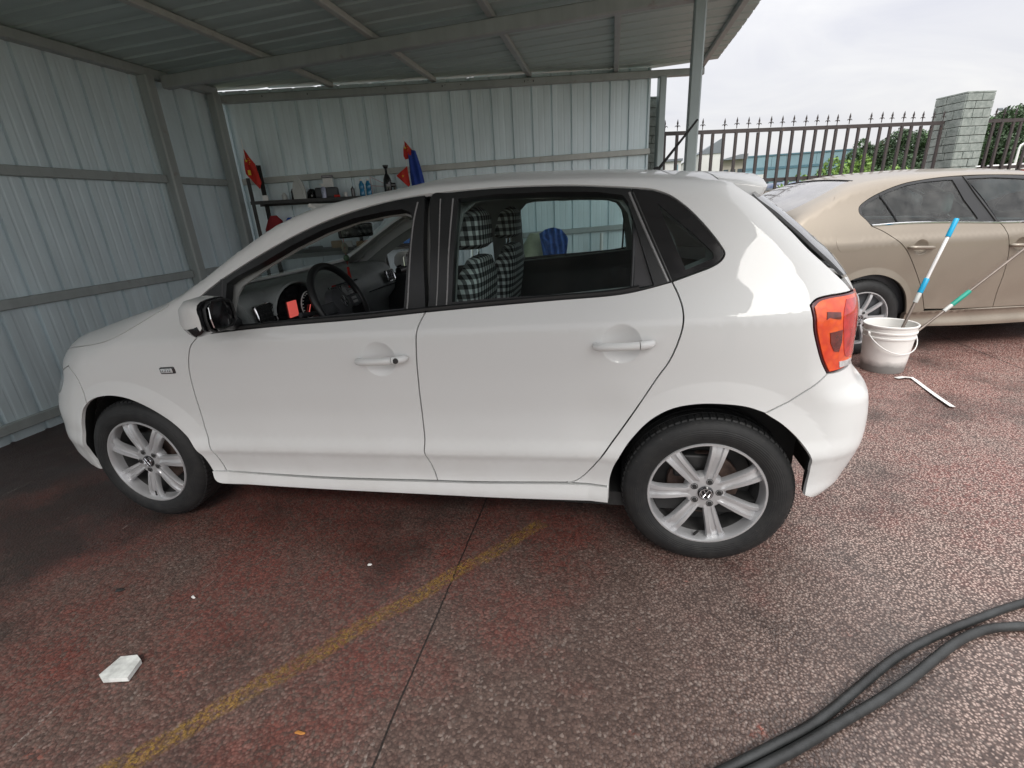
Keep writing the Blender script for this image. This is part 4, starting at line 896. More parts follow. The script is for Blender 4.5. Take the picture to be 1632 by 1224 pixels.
# dark shell behind the panel gaps and inside the doors
shell = [([(-2.09, .27), (-2.09, .95)], 1, False), ([(-2.09, .95), (-1.9, .925), (-1.258, .965), (-.752, 1.0), (-.30, 1.03), (-.12, 1.05)], 1, False), ([(-.12, 1.05), (.10, .98), (.24, .96), (.32, .74), (.23, .66)], 1, False), ([(.23, .66), (.16, .645)], 1, False), ([(.16, .652)]+[(x, z+.004) for x, z in AR[::-1] if x < .1], 1), ([(AR[0][0], AR[0][1]), (-2.09, .27)], 1, False)]
both('inner_panel', shell, side, M['inner_body'], car, off=-.018, gu=.08, gv=.05, step=.03, skirt=0)
both('door_card', [([(-1.90, .32), (-1.90, .935), (-1.4, .972), (-1.0, 1.0), (-.6, 1.025), (-.15, 1.06), (.02, 1.06), (.02, .70)], 1, False), ([(.02, .70), (-.2, .66), (-.38, .32), (-1.9, .32)], 1, False)], side, M['dark_plastic'], car, off=-.085, gu=.1, gv=.05, step=.04, skirt=0)
FWi = [(-1.817, 1.087), (-1.694, 1.154), (-1.557, 1.218), (-1.425, 1.269), (-1.296, 1.305), (-1.171, 1.320), (-1.115, 1.322), (-1.086, 1.310), (-1.075, 1.285), (-1.085, 1.14), (-1.096, .985), (-1.413, .955), (-1.761, .93), (-1.86, .93), (-1.84, 1.05)]
RWi = [(-.90, 1.24), (-.885, 1.315), (-.845, 1.350), (-.80, 1.357), (-.55, 1.357), (-.40, 1.350), (-.330, 1.325), (-.300, 1.285), (-.285, 1.22), (-.262, 1.055), (-.50, 1.035), (-.75, 1.02), (-.906, 1.01)]
QGi = [(-.195, 1.29), (-.05, 1.165), (-.05, 1.135), (-.119, 1.110), (-.15, 1.20)]
tr_ = [([(-1.96, .92), (-1.4, .955), (-1.0, .98), (-.6, 1.005), (-.15, 1.05), (.02, 1.06), (.30, 1.04)], 1, False), ([(.30, 1.04), (.05, 1.27), (-.02, 1.335)], 1, False), ([(-.02, 1.335), (-.4, 1.385), (-.8, 1.40), (-1.1, 1.387), (-1.4, 1.325), (-1.7, 1.205), (-2.03, 1.02)], 1), ([(-2.03, 1.02), (-1.96, .92)], 1, False)]
both('pillar_trim', tr_, side, M['grey_trim'], car, off=-.055, gu=.08, gv=.04, step=.03, skirt=.008, holes=[FWi, RWi, QGi])
yr = [(-1.46, -.50), (-.9, -.53), (-.1, -.50)]
panel(S, 'roof_lining', [([(-1.45, -.54), (-.8, -.56), (0, -.52)], 0), ([(0, -.52), (0, .52)], 0), ([(0, .52), (-.8, .56), (-1.45, .54)], 0), ([(-1.45, .54), (-1.50, 0), (-1.45, -.54)], 0)], topm, M['roof_cloth'], car, inset=0, off=-.045, gu=.1, gv=.1, step=.05, skirt=0)
# floor, bulkheads, wheel housings
mb = MB(); mb.box((-2.05, -.74, .20), (.30, .74, .26)); mb.box((-3.0, -.42, .22), (-2.0, .42, .80)); mb.box((-.02, -.60, .28), (.34, .60, .70)); mb.build('underbody', M['inner_body'], car)
for sg in (-1, 1):
    liner('wheel_arch_liner', 0.0, .385, sg*.745, sg*.45, car); liner('wheel_arch_liner', -2.44, .372, sg*.735, sg*.42, car)
sp_ = MB()
V = []; F = []
for (pts, nm) in ((AR, 'r'), (AF+AF2[1:], 'f')):
    P = np.array(cr_resample(pts, .03)); W = side(P[:, 0], P[:, 1], -.008); cx_ = 0 if nm == 'r' else -2.44
    for sg in (1, -1):
        mb = MB(); V = []
        for w in W:
            d = Vector((w[0]-cx_, 0, w[2]-.30)); k = .035/max(d.length, 1e-6); V += [(w[0]+d.x*.003/d.length, sg*(w[1]+.004), w[2]+d.z*.003/d.length), (w[0]+d.x*.004/d.length, sg*(w[1]+.03), w[2]+d.z*.004/d.length), (w[0]+d.x*.028/d.length, sg*(w[1]+.08), w[2]+d.z*.028/d.length)]
        n = len(W); mb.add(V, [(3*i+j, 3*i+3+j, 3*i+4+j, 3*i+1+j) for i in range(n-1) for j in (0, 1)], True); mb.build('arch_lip', M['liner'], car)
# wheels
w1 = make_wheel('wheel', (0, -.795, .3015), car, -1); w2 = make_wheel('wheel', (-2.47, -.795, .3015), car, -1, base=106, bb=112)
make_wheel('wheel', (0, .795, .3015), car, 1); make_wheel('wheel', (-2.47, .795, .3015), car, 1)
# door mirrors
def mirror(sg, parent):
    mh = empty('door_mirror', (-1.80, sg*.93, 1.015), parent=parent)
    # housing lofted across y: outline in (x, z)
    base = [(-.085, -.012), (-.075, .040), (-.045, .068), (.000, .078), (.052, .072), (.070, .045), (.072, .0), (.066, -.048), (.020, -.066), (-.022, -.072), (-.050, -.058), (-.075, -.034)]
    rows = []
    for o, fx, fz in ((.095, .45, .50), (.085, .70, .78), (.06, .92, .94), (.02, 1.0, 1.0), (-.03, .94, 1.0), (-.07, .76, .95), (-.098, .50, .84), (-.113, .26, .66), (-.118, .12, .45)):
        rows.append([(.070+(x-.070)*fx, -sg*o, z*fz) for x, z in base])
    capm = MB(); low = MB(); n = len(base)
    V = [p for r in rows for p in r]; Fc = []; Fl = []
    for i in range(len(rows)-1):
        for j in range(n):
            f = (i*n+j, (i+1)*n+j, (i+1)*n+(j+1) % n, i*n+(j+1) % n)
            zc = (base[j][1]+base[(j+1) % n][1])/2; xc = (base[j][0]+base[(j+1) % n][0])/2
            (Fl if (zc < -.03 or xc > .058) else Fc).append(f)
    ends = [tuple(range(n)), tuple(reversed(range((len(rows)-1)*n, len(rows)*n)))]
    capm.add(V, Fc+ends, True); low.add(V, Fl, True); capm.build('cap', WP, mh); low.build('lower_shell', M['gloss_black'], mh)
    mb = MB(); mb.tube([(.05, sg*-.03, -.03), (.03, sg*-.11, -.055), (.02, sg*-.16, -.06)], [.03, .026, .03], 10); mb.build('foot', M['black_trim'], mh)
    R = Matrix.Rotation(math.radians(-sg*12), 3, 'Z'); g = [(-.088, -.030), (-.085, .028), (-.065, .050), (-.02, .060), (.060, .060), (.088, .042), (.094, .0), (.088, -.035), (.06, -.052), (-.05, -.052)]
    # reflecting glass faces the car's rear (+x)
    mb = MB(); V = [Vector((.0745, sg*-(a_*-1.0), b_+.002)) for a_, b_ in g]; V2 = [v+Vector((.004, 0, 0)) for v in V]; nn2 = len(g)
    mb.add(V+V2, [tuple(range(nn2)), tuple(range(nn2, 2*nn2))]+[(i, i+nn2, (i+1) % nn2+nn2, (i+1) % nn2) for i in range(nn2)]); gl = mb.build('mirror_glass', M['mirror'], mh)
    mb = MB(); mb.tube([tuple(v*1.0+Vector((.002, 0, 0))) for v in V], .006, 6, closed=True); mb.build('glass_bezel', M['black_trim'], mh)
    mh.rotation_euler = (0, 0, math.radians(-sg*8)); mh.scale = (.92, .90, .92); gl.rotation_euler = (0, math.radians(-2), math.radians(8 if sg < 0 else -20)); return mh
mirror(-1, car); mirror(1, car)
mb = MB(); mb.tube([(-.165, 0, 1.44), (-.150, 0, 1.452)], [.022, .013], 10); mb.tube([(-.155, 0, 1.45), (-.06, 0, 1.565), (-.004, 0, 1.633)], [.0065, .005, .0045], 8); mb.build('roof_antenna', M['black_rubber'], car)

# ---------------- interior
prof = [(-2.10, .60), (-2.13, 1.01), (-2.06, 1.040), (-1.92, 1.048), (-1.84, 1.036), (-1.80, .995), (-1.772, .930), (-1.785, .860), (-1.84, .80), (-1.86, .60)]
mb = MB(); V = []; ys = np.linspace(-.70, .70, 15); n = len(prof)
for y in ys:
    k = -.035*(1-(y/.7)**2)
    V += [(x+k*(x < -2.0)*2.0+.02*math.cos(y*4.5)*(x > -1.9), y, z) for x, z in prof]
mb.add(V, [(i*n+j, (i+1)*n+j, (i+1)*n+(j+1) % n, i*n+(j+1) % n) for i in range(14) for j in range(n)]+[tuple(range(n)), tuple(reversed(range(14*n, 15*n)))], True); dash = mb.build('dashboard', M['dash_plastic'], car)
# instrument hood and cluster
mb = MB(); V = []; seg = 12
for x, r, zc in ((-1.95, .14, .958), (-1.84, .152, .962), (-1.765, .158, .966), (-1.760, .149, .966), (-1.775, .144, .966)):
    V += [(x, -.425+r*math.cos(math.pi*i/seg)*1.1, zc-.02+r*.78*math.sin(math.pi*i/seg)) for i in range(seg+1)]
m_ = seg+1; mb.add(V, [(i*m_+j, (i+1)*m_+j, (i+1)*m_+j+1, i*m_+j+1) for i in range(4) for j in range(seg)], True); mb.build('instrument_hood', M['dash_plastic'], dash)
mb = MB(); mb.prism([(-.425+.145*math.cos(a_), .935+.115*math.sin(a_)) for a_ in [2*math.pi*i/24 for i in range(24)]], -1.80, -1.768, 'x'); mb.build('instrument_face', M['gloss_black'], dash)
M['lcd'] = (lambda t: t.pbr((.75, .10, .09), .3, emit=(1, .16, .13), es=.30))(NT('lit_red_display'))
mb = MB(); mb.box((-1.768, -.500, .915), (-1.762, -.440, .985)); mb.build('red_display', M['lcd'], dash)
for yc in (-.34,):
    mb = MB()
    for i in range(16):
        a_ = math.radians(-40+260*i/15); c_ = (yc+.052*math.cos(a_), .945+.052*math.sin(a_)); mb.box((-1.768, c_[0]-.0022, c_[1]-.0022), (-1.763, c_[0]+.0022, c_[1]+.0022))
    mb.lathe([(.061, -1.767), (.063, -1.763), (.065, -1.767)], 32, 'x', (0, yc, .945)); mb.build('dial_marks', M['plastic_white'], dash)
mb = MB(); mb.tube([(-1.762, -.34, .945), (-1.762, -.365, .905)], .0022, 5); mb.build('dial_needles', M['lcd'], dash)
def vent(c, w, h, ry):
    v = empty('air_vent', c, parent=dash); v.rotation_euler = (0, math.radians(ry), 0)
    mb = MB(); P = [(0, sx_*w/2, sz_*h/2) for sx_, sz_ in ((-1, -.8), (-.8, -1), (.8, -1), (1, -.8), (1, .8), (.8, 1), (-.8, 1), (-1, .8))]; mb.tube(P, .004, 6, closed=True); o = mb.build('bezel', M['chrome'], v)
    mb = MB(); mb.box((-.012, -w/2, -h/2), (-.006, w/2, h/2))
    for i in range(5): z = -h/2+h*(i+.5)/5; mb.box((-.008, -w/2+.003, z-.0018), (.002, w/2-.003, z+.0018))
    for i in range(4): y = -w/2+w*(i+.5)/4; mb.box((-.006, y-.0012, -h/2+.002), (-.001, y+.0012, h/2-.002))
    mb.box((-.002, -.008, -.005), (.006, .008, .005), bev=.001); mb.build('louvres', M['black_trim'], v)
vent((-1.770, -.640, .962), .105, .085, -12); vent((-1.762, .57, .962), .10, .07, -12); vent((-1.765, -.09, .965), .10, .06, -12); vent((-1.765, .06, .965), .10, .06, -12)
mb = MB(); mb.box((-1.80, -.17, .70), (-1.752, .14, .935), bev=.006); cs = mb.build('centre_console', M['black_trim'], dash)
mb = MB(); mb.box((-1.757, -.15, .995), (-1.752, .12, 1.003)); mb.box((-1.757, -.15, .927), (-1.748, .12, .932)); mb.build('chrome_line', M['chrome'], dash)
for i, (y, z) in enumerate([(-.12, .90), (-.06, .90), (0, .90), (.06, .90), (-.12, .87), (-.03, .87), (.06, .87)]): mb = MB(); mb.box((-1.752, y-.02, z-.008), (-1.744, y+.02, z+.008), bev=.002); mb.build('radio_button', M['dash_plastic'], dash)
mb = MB(); mb.box((-1.787, .24, .90), (-1.770, .66, .905)); mb.build('glovebox_line', M['gloss_black'], dash)
# steering wheel
sw = empty('steering_wheel', (-1.585, -.36, .955), parent=car); sw.rotation_euler = (0, math.radians(-24), 0)
mb = MB(); mb.tube([(0, .182*math.cos(2*math.pi*i/56), .182*math.sin(2*math.pi*i/56)) for i in range(56)], .0165, 12, closed=True); mb.build('rim', M['black_rubber'] if False else M['black_trim'], sw)
mb = MB(); mb.lathe([(0, .018), (.045, .015), (.068, .004), (.075, -.03), (0, -.045)], 32, 'x')
for a_ in (0, 180): 
    ca = math.cos(math.radians(a_)); mb.box((-.012, ca*.05, -.035) if ca > 0 else (-.012, -.178, -.035), (.006, .178, .018) if ca > 0 else (.006, -.05, .018), bev=.006)
for a_ in (-62, -118): ca, sa = math.cos(math.radians(a_)), math.sin(math.radians(a_)); mb.tube([(-.01, .05*ca, .05*sa), (-.004, .175*ca, .175*sa)], [.014, .011], 8)
mb.build('hub_pad', M['dark_plastic'], sw)
emblem('emblem', (.021, 0, 0), .027, (1, 0, 0), M['chrome'], sw)
for k_, z in enumerate((-.018, 0)): mb = MB(); mb.box((.006, .085, z-.006), (.011, .125, z+.008), bev=.002); mb.build('wheel_button', M['strip'], sw)
mb = MB(); mb.tube([(-.25, 0, -.06), (-.03, 0, -.01)], [.05, .045], 14); mb.tube([(-.09, -.05, .0), (-.09, -.19, .02)], [.009, .012], 8); mb.tube([(-.09, .05, .0), (-.09, .19, .02)], [.009, .012], 8); mb.build('steering_column', M['dark_plastic'], sw)
# seats
def seat(x, y, w, head, name='front_seat'):
    s_ = empty(name, (x, y, .42), parent=car)
    mb = MB(); mb.box((-.52, -w/2, -.06), (-.02, w/2, .10), bev=.05, R=Ry(math.radians(4))); mb.build('cushion', M['gingham'], s_)
    def slab(x0, z0, z1, lean, d0, d1, w0, w1, nm, par):
        mb = MB(); rows = []; n = 24; m = 9
        for i in range(m+1):
            t = i/m; z = z0+(z1-z0)*t; k = 1-max(0, (t-.78)/.22)**2.2*.45; kb = 1-max(0, (.12-t)/.12)**2*.3; hw = (w0+(w1-w0)*t)/2*min(k, kb); hd = (d0+(d1-d0)*t)/2*min(k*1.0, kb); cxx = x0+lean*(z-z0)
            rows.append([(cxx+math.copysign(abs(math.cos(a_))**.55, math.cos(a_))*hd, math.copysign(abs(math.sin(a_))**.45, math.sin(a_))*hw, z) for a_ in [2*math.pi*j/n for j in range(n)]])
        rows.append([(p[0]*.5+cxx*.5, p[1]*.5, p[2]+.010) for p in rows[-1]])
        V = [p for r in rows for p in r]; mb.add(V, [(i*n+j, (i+1)*n+j, (i+1)*n+(j+1) % n, i*n+(j+1) % n) for i in range(len(rows)-1) for j in range(n)]+[tuple(range(n)), tuple(reversed(range((len(rows)-1)*n, len(rows)*n)))], True)
        o = mb.build(nm, M['gingham'], par); return o
    slab(-.06, .02, .715, .20, .16, .125, w, w*.92, 'backrest', s_)
    if head:
        slab(.055, .755, .905, .16, .135, .085, .27, .23, 'headrest', s_)
        for yy in (-.05, .05):
            mb = MB(); mb.tube([(.055, yy, .66), (.062, yy, .78)], .006, 8); mb.build('headrest_post', M['chrome'], s_)
    return s_
seat(-.98, -.36, .47, True); seat(-.98, .36, .47, True)
rs_ = empty('rear_seat', (0, 0, 0), parent=car); mb = MB(); mb.box((-.62, -.62, .38), (-.12, .62, .54), bev=.05); mb.build('cushion', M['dark_plastic'], rs_)
mb = MB(); mb.box((-.20, -.60, .48), (-.06, .60, 1.0), bev=.04, R=Ry(math.radians(14))); mb.build('backrest', M['dark_plastic'], rs_)
# sun visors, mirror
for y in (.34, -.34):
    mb = MB(); c = (-1.46, y, 1.335); mb.box((-1.56, y-.20, 1.322), (-1.41, y+.20, 1.338), bev=.006, R=Ry(math.radians(30)), c=c); v_ = mb.build('sun_visor', M['roof_cloth'], car)
mb = MB(); mb.box((-1.50, .30, 1.23), (-1.494, .44, 1.30), bev=.002) if False else mb.box((-1.545, .28, 1.300), (-1.44, .42, 1.306), bev=.002, R=Ry(math.radians(30)), c=(-1.46, .34, 1.335)); mb.build('visor_mirror', M['strip'], car)
rv = empty('rear_view_mirror', (-1.63, -.02, 1.262), parent=car); rv.rotation_euler = (0, 0, math.radians(-18))
mb = MB(); mb.box((-.022, -.115, -.034), (.0, .115, .034), bev=.010); mb.build('housing', M['black_trim'], rv)
mb = MB(); mb.box((-.001, -.106, -.026), (.002, .106, .026), bev=.001); mb.build('mirror_glass', M['mirror'], rv)
mb = MB(); mb.tube([(-.02, 0, .02), (-.05, 0, .09)], .010, 8); mb.build('stalk', M['black_trim'], rv)
# things hanging on / lying in the car are things of their own
ch = tag(empty('hanging_charm', (-1.70, -.05, 1.215)), 'jade disc charm with red tassel hanging from the hatchback mirror', 'charm')
mb = MB(); mb.tube([(0, 0, .03), (0, 0, -.01), (.0, 0, -.06), (0, 0, -.12)], .0014, 5); mb.build('cord', M['red'], ch)
M['jade'] = simple('pale_jade', (.36, .38, .28), .35); M['jade2'] = simple('green_jade', (.08, .16, .09), .3)
mb = MB(); mb.lathe([(.008, -.003), (.026, -.003), (.028, 0), (.026, .003), (.008, .003), (.008, -.003)], 24, 'x', (0, 0, -.035)); mb.build('disc', M['jade'], ch)
mb = MB(); mb.lathe([(0, -.018), (.012, -.012), (.016, 0), (.012, .012), (0, .018)], 12, 'z', (0, 0, -.085)); mb.build('bead', M['jade2'], ch)
mb = MB(); mb.lathe([(.004, -.13), (.007, -.135), (.006, -.15), (.010, -.19), (.013, -.235), (0, -.235)], 10, 'z'); mb.build('tassel', M['red'], ch)
# ------------------------------------------------------------ the bronze saloon (local frame: rear hub at x = 0, nose towards +x)
SP = (1.689, 1.947); SA = .215; HW = .889
class Saloon(Body):
    x1 = -.62; x0 = 3.0; shear = 0; crown = .055; cr = .16; cf = .14; rs = .16; rf = .16; cups = [(.345, .868, .058, .022), (1.14, .842, .058, .022)]
    flares = [(0, .350, .372, 1.16), (2.651, .350, .372, 1.16)]
    Hz = staticmethod(pchip([.10,.16,.20,.23,.29,.33,.345,.42,.60,.80,.90,.935,.955,1.0,1.06,1.2,1.36,1.44,1.6], [.74,.82,.852,.856,.842,.850,.866,.868,.878,.884,.882,.874,.862,.842,.815,.745,.665,.60,.50]))
    Hx = staticmethod(pchip([-1.2,-.9,-.5,0,.5,2.4,3.0,3.4,3.6], [.10,.05,.02,.005,0,0,.02,.06,.11]))
    Zc = staticmethod(pchip([-1.12,-1.05,-.85,-.72,-.55,-.35,-.10,.2,.6,1.0,1.35,1.6,1.9,2.2,2.45,2.8,3.2,3.45,3.6], [.98,1.09,1.125,1.14,1.235,1.325,1.415,1.455,1.465,1.455,1.43,1.36,1.22,1.08,1.01,.96,.88,.76,.6]))
    Xf = staticmethod(pchip([.1,.2,.35,.6,.75,.9,1.05,1.15], [-.96,-1.02,-1.06,-1.06,-1.02,-1.00,-1.02,-1.03])); Xr = staticmethod(pchip([.1,.3,.5,.7,.9], [3.44,3.52,3.54,3.47,3.3]))
    def rt(s, x): return .042+.058*(1-sstep(-.9, -.5, x))+.06*sstep(2.0, 2.4, x)
    def F(s, x, y, z): return Body.F(s, x, y, z)
S2 = Saloon(); sd2 = S2.side; BP2 = M['bronze_paint']
# the car's own centre line is HW inside its right flank
sal = tag(empty('saloon_car', (SP[0]-HW*math.sin(SA)*1.0, SP[1]+HW*math.cos(SA), 0), SA), 'bronze four-door saloon parked nose right behind the white hatchback', 'car')
def p2(name, *a, **k):
    par = a[3]; o = panel(S2, name, *a, **k); panel(S2, name, *a, mirror=True, **k); return o
sB = [(-.03, 1.042), (.20, 1.047), (.55, 1.037), (.95, 1.012), (1.35, 1.000), (1.75, .985), (1.98, .972)]
sB1 = [p for p in sB if p[0] < .95]+[(.965, 1.012)]; sB2 = [(.965, 1.012)]+[p for p in sB if p[0] > .97]
sG = [(.965, 1.012), (.99, .985), (1.02, .907), (1.052, .800), (1.068, .653), (1.066, .48), (1.071, .352)]
sR = [(-.03, 1.042), (.045, 1.005), (.132, .945), (.226, .861), (.323, .721), (.442, .516), (.485, .41), (.500, .368)]
sD = [(-.03, 1.042), (-.070, 1.095), (-.111, 1.143), (-.108, 1.185), (-.04, 1.236), (.09, 1.293), (.258, 1.341), (.418, 1.362), (.653, 1.376), (.997, 1.370), (1.35, 1.335), (1.6, 1.25), (1.85, 1.12), (2.06, .99)]
sAr = [(-.352, .30), (-.345, .40), (-.29, .53), (-.18, .63), (-.05, .672), (.05, .674), (.15, .645), (.24, .59), (.31, .50), (.342, .40), (.352, .28)]
sAf = [(x+2.651, z) for x, z in sAr]
sF = [(2.06, .99), (2.09, .93), (2.115, .80), (2.11, .6), (2.09, .45), (2.10, .352)]
u2 = np.concatenate([np.linspace(S2.x1-1.057, -.70, 40), np.linspace(-.69, 2.2, 90), np.linspace(2.22, S2.x0+1.057, 70)]); e2 = np.where(u2 > 3.1, S2.edge(u2, zlo=.58), np.where((u2 > -.3) & (u2 < 2.0), S2.edge(u2, nzt=.80, zlo=1.0), S2.edge(u2, zlo=.80))); E2 = S2.side(u2, e2)
r2 = lambda a_, b_: [(float(u_), float(z_)) for u_, z_ in zip(u2, e2) if a_-1e-6 <= u_ <= b_+1e-6]
ea2 = lambda u_: (u_, float(np.interp(u_, u2, e2)))
def U2(x, y, z): return S2.uz(x, y, z)
tl_u = -.97; q0 = S2.x1-1.057
lampS = [(-1.0, .90), (-1.02, .80), (-1.06, .74), (-1.30, .735), (-1.45, .74)]
top_s = r2(-1.3, 2.12)
p2('body_side_panel', [(sD, 1), ([sD[-1], ea2(2.12)], 0, False), (top_s[::-1], 0, False), ([top_s[0], (-1.28, .93), (-1.25, .735)], 0, False), ([(-1.25, .735), (-1.06, .735), (-.98, .66), (-.40, .52), (-.352, .47)], 1, False), ([(-.352, .47), (-.345, .43), (-.29, .53), (-.18, .63), (-.05, .672), (.05, .674), (.15, .645), (.24, .59), (.31, .50), (.342, .40), (.350, .345)], 0), ([(.350, .345), (.50, .350), (.500, .368)], .5, False), (sR[::-1], 1)], sd2, BP2, sal, gu=.05, gv=.02, step=.02)
fp_ = [(-.316, .990), (-.20, .996), (-.125, .985), (-.110, .93), (-.116, .875), (-.19, .862), (-.285, .868), (-.318, .92)]
panel(S2, 'fuel_flap', [(fp_+[fp_[0]], 1)], sd2, BP2, sal, off=.0012, gu=.04, gv=.03, skirt=.006)
p2('rear_bumper', [([(q0, .735), (-1.25, .735), (-1.06, .735), (-.98, .66), (-.40, .52), (-.352, .47)], 1, False), ([(-.352, .47), (-.352, .30)], 0, False), ([(-.352, .30), (-.6, .24), (q0, .24)], 0, False), ([(q0, .24), (q0, .735)], 0, False)], sd2, BP2, sal, gu=.05, gv=.03, step=.03)
p2('tail_lamp', [([(-1.28, .93), (-1.25, .74)], 1, False), ([(-1.25, .74), (-1.50, .74)], 1, False), ([(-1.50, .74), (-1.50, .93), (-1.28, .93)], 1, False)], sd2, M['lamp_red'], sal, gu=.04, gv=.04, step=.03)
rdS = p2('rear_door', [(sB1, 1), (sG, 1), ([(1.071, .352), (.78, .355), (.500, .368)], 1), (sR[::-1], 1)], sd2, BP2, sal, gv=.016, step=.02, extra=cuppts(.345, .868, .058))
fdS = p2('front_door', [(sB2, 1), (sF, 1), ([(2.10, .352), (1.5, .350), (1.071, .352)], 1), (sG[::-1], 1)] if False else [(sB2+[(2.06, .99)], 1), (sF, 1), ([(2.10, .352), (1.5, .350), (1.071, .352)], 1), (sG[::-1], 1)], sd2, BP2, sal, gv=.016, step=.02, extra=cuppts(1.14, .842, .058))
p2('front_fender', [([(2.06, .99)]+[ea2(2.12)], 0, False), (r2(2.12, 3.05), 0, False), ([r2(2.12, 3.05)[-1], (3.05, .62), (sAf[2][0]+.58, .56)], 1, False) if False else ([r2(2.12, 3.05)[-1], (3.06, .60), (2.96, .50)], 1, False), ([(2.96, .50)]+sAf[::-1][3:], 0), ([sAf[0], (2.10, .352)], 1, False), (sF[::-1], 1)], sd2, BP2, sal, gu=.06, gv=.03, step=.025)
q1 = S2.x0+1.057
p2('front_bumper', [([(3.06, .60), (2.96, .50), (3.0, .40), (3.003, .28)], 0), ([(3.003, .28), (q1, .22)], 0, False), ([(q1, .22), (q1, .60)], 0, False), ([(q1, .60), (3.06, .60)], 0, False)], sd2, BP2, sal, gu=.06, gv=.04, step=.03)
tf = ea2(3.05); p2('headlamp', [([(3.06, .605), (3.75, .605)], 1, False), ([(3.75, .605), (3.75, min(.70, ea2(3.75)[1]))], 1, False), ([(3.75, min(.70, ea2(3.75)[1])), (3.5, min(.72, ea2(3.5)[1])), (3.06, .74), (3.06, .605)], 1, False)], sd2, M['lamp_clear'], sal, gu=.05, gv=.04, step=.03)
p2('sill', [([(-.0+.352, .345), (.50, .350), (1.07, .340), (1.7, .338), (2.30, .345)], 0), ([(2.30, .345), (2.30, .215)], 0, False), ([(2.30, .215), (1.4, .207), (.9, .209), (.36, .228)], 0), ([(.36, .228), (.352, .345)], 0, False)], sd2, BP2, sal, off=.004, gu=.06, gv=.012, step=.02, skirt=.03)
# side glass and surrounds
sW = [(-.035, 1.060), (-.075, 1.105), (-.092, 1.145), (-.085, 1.180), (-.02, 1.222), (.11, 1.278), (.27, 1.325), (.42, 1.345), (.60, 1.352), (.655, 1.350), (.72, 1.2), (.80, 1.062), (.80, 1.048), (.5, 1.054), (.2, 1.062)]
sW2 = [(.765, 1.352), (.99, 1.350), (1.34, 1.314), (1.58, 1.232), (1.80, 1.115), (1.93, 1.02), (1.93, .995), (1.4, 1.020), (.975, 1.038), (.93, 1.045), (.85, 1.2)]
sf_ = p2('window_frame', [(sB1, 0), ([(.965, 1.012), (.86, 1.2), (.735, 1.374)], 0, False), ([(.735, 1.374)]+[p for p in sD[::-1] if p[0] < .70], 1)], sd2, M['black_trim'], rdS, off=-.004, gu=.06, gv=.04, step=.02, holes=[sW], skirt=.02)
sf2 = p2('window_frame', [(sB2+[(2.06, .99)], 0), ([(2.06, .99)]+[p for p in sD[::-1] if .80 < p[0] < 2.0]+[(.745, 1.374)], 1), ([(.745, 1.374), (.87, 1.2), (.965, 1.012)], 0, False)], sd2, M['black_trim'], fdS, off=-.004, gu=.06, gv=.04, step=.02, holes=[sW2], skirt=.02)
p2('window_glass', [(sW+[sW[0]], 0, False)], sd2, M['sedan_glass'], rdS, inset=-.004, off=-.012, gu=.08, gv=.08, step=.03, skirt=0)
p2('window_glass', [(sW2+[sW2[0]], 0, False)], sd2, M['sedan_glass'], fdS, inset=-.004, off=-.012, gu=.08, gv=.08, step=.03, skirt=0)
def strip2(pts, r, name, mat, par, off):
    P = np.array(cr_resample(pts, .04)); W = sd2(P[:, 0], P[:, 1], off)
    for sg in (1, -1): mb = MB(); mb.tube([(w[0], sg*w[1], w[2]) for w in W], r, 6); mb.build(name, mat, par)
strip2([(x, z+.004) for x, z in sB1], .0095, 'chrome_strip', M['chrome'], rdS, -.001); strip2([(x, z+.004) for x, z in sB2], .0095, 'chrome_strip', M['chrome'], fdS, -.001)
strip2([(.062, 1.272), (.125, 1.17), (.180, 1.056)], .007, 'glass_divider', M['black_trim'], rdS, -.008)
strip2([(.745, 1.366), (.80, 1.26), (.90, 1.09), (.935, 1.03)], .004, 'edge_strip', M['steel_dark'], rdS, .0)
def handle2(x0, z0, x1_, par):
    y0 = -.884; mb = MB(); mb.tube([(x0+(x1_-x0)*t, y0-d, z0-.010*t) for t, d in ((0, 0), (.03, .014), (.12, .026), (.4, .034), (.75, .032), (.93, .024), (.99, .010), (1, 0))], [.009, .013, .0145, .0145, .0145, .014, .011, .008], 12); mb.build('handle', BP2, par)
handle2(.245, .872, .435, rdS); handle2(1.050, .845, 1.24, fdS)
# top: boot lid, rear screen, roof, windscreen, bonnet
E2n = [tuple(p) for p in E2[(u2 > -.95) & (u2 < 2.35)][:, :2]]
def e2seg(a_, b_): return [p for p in [tuple(w) for w in E2[:, :2]] if a_ <= p[0] <= b_ and True]
full = [tuple(w) for w in E2[(u2 >= q0+.0) & (u2 <= q1)][:, :2]]
near2 = full; far2 = [(p[0], -p[1]) for p in full][::-1]
rsc = [(-.645, -.52), (-.69, -.30), (-.70, 0), (-.69, .30), (-.645, .52)]; rst = [(-.045, .50), (-.085, .25), (-.10, 0), (-.085, -.25), (-.045, -.50)]
rear_scr = [(rsc, 1), ([rsc[-1], (-.50, .575), (-.25, .555), rst[0]], 1), (rst, 1), ([rst[-1], (-.25, -.555), (-.50, -.575), rsc[0]], 1)]
fsc = [(1.42, .54), (1.50, 0), (1.42, -.54)]; fsb = [(2.18, -.68), (2.30, -.3), (2.32, 0), (2.30, .3), (2.18, .68)]
fr_scr = [(fsb, 1), ([fsb[-1], (1.8, .61), fsc[0]], 1), (fsc, 1), ([fsc[-1], (1.8, -.61), fsb[0]], 1)]
panel(S2, 'roof_and_bonnet_skin', [(near2, 0, False), ([near2[-1], far2[0]], 0, False), (far2, 0, False), ([far2[-1], near2[0]], 0, False)], S2.top, BP2, sal, gu=.07, gv=.05, step=.03, holes=[rear_scr, fr_scr])
panel(S2, 'rear_window', rear_scr, S2.top, M['sedan_rear_glass'], sal, off=-.004, inset=.001, gu=.07, gv=.05, step=.03, skirt=0)
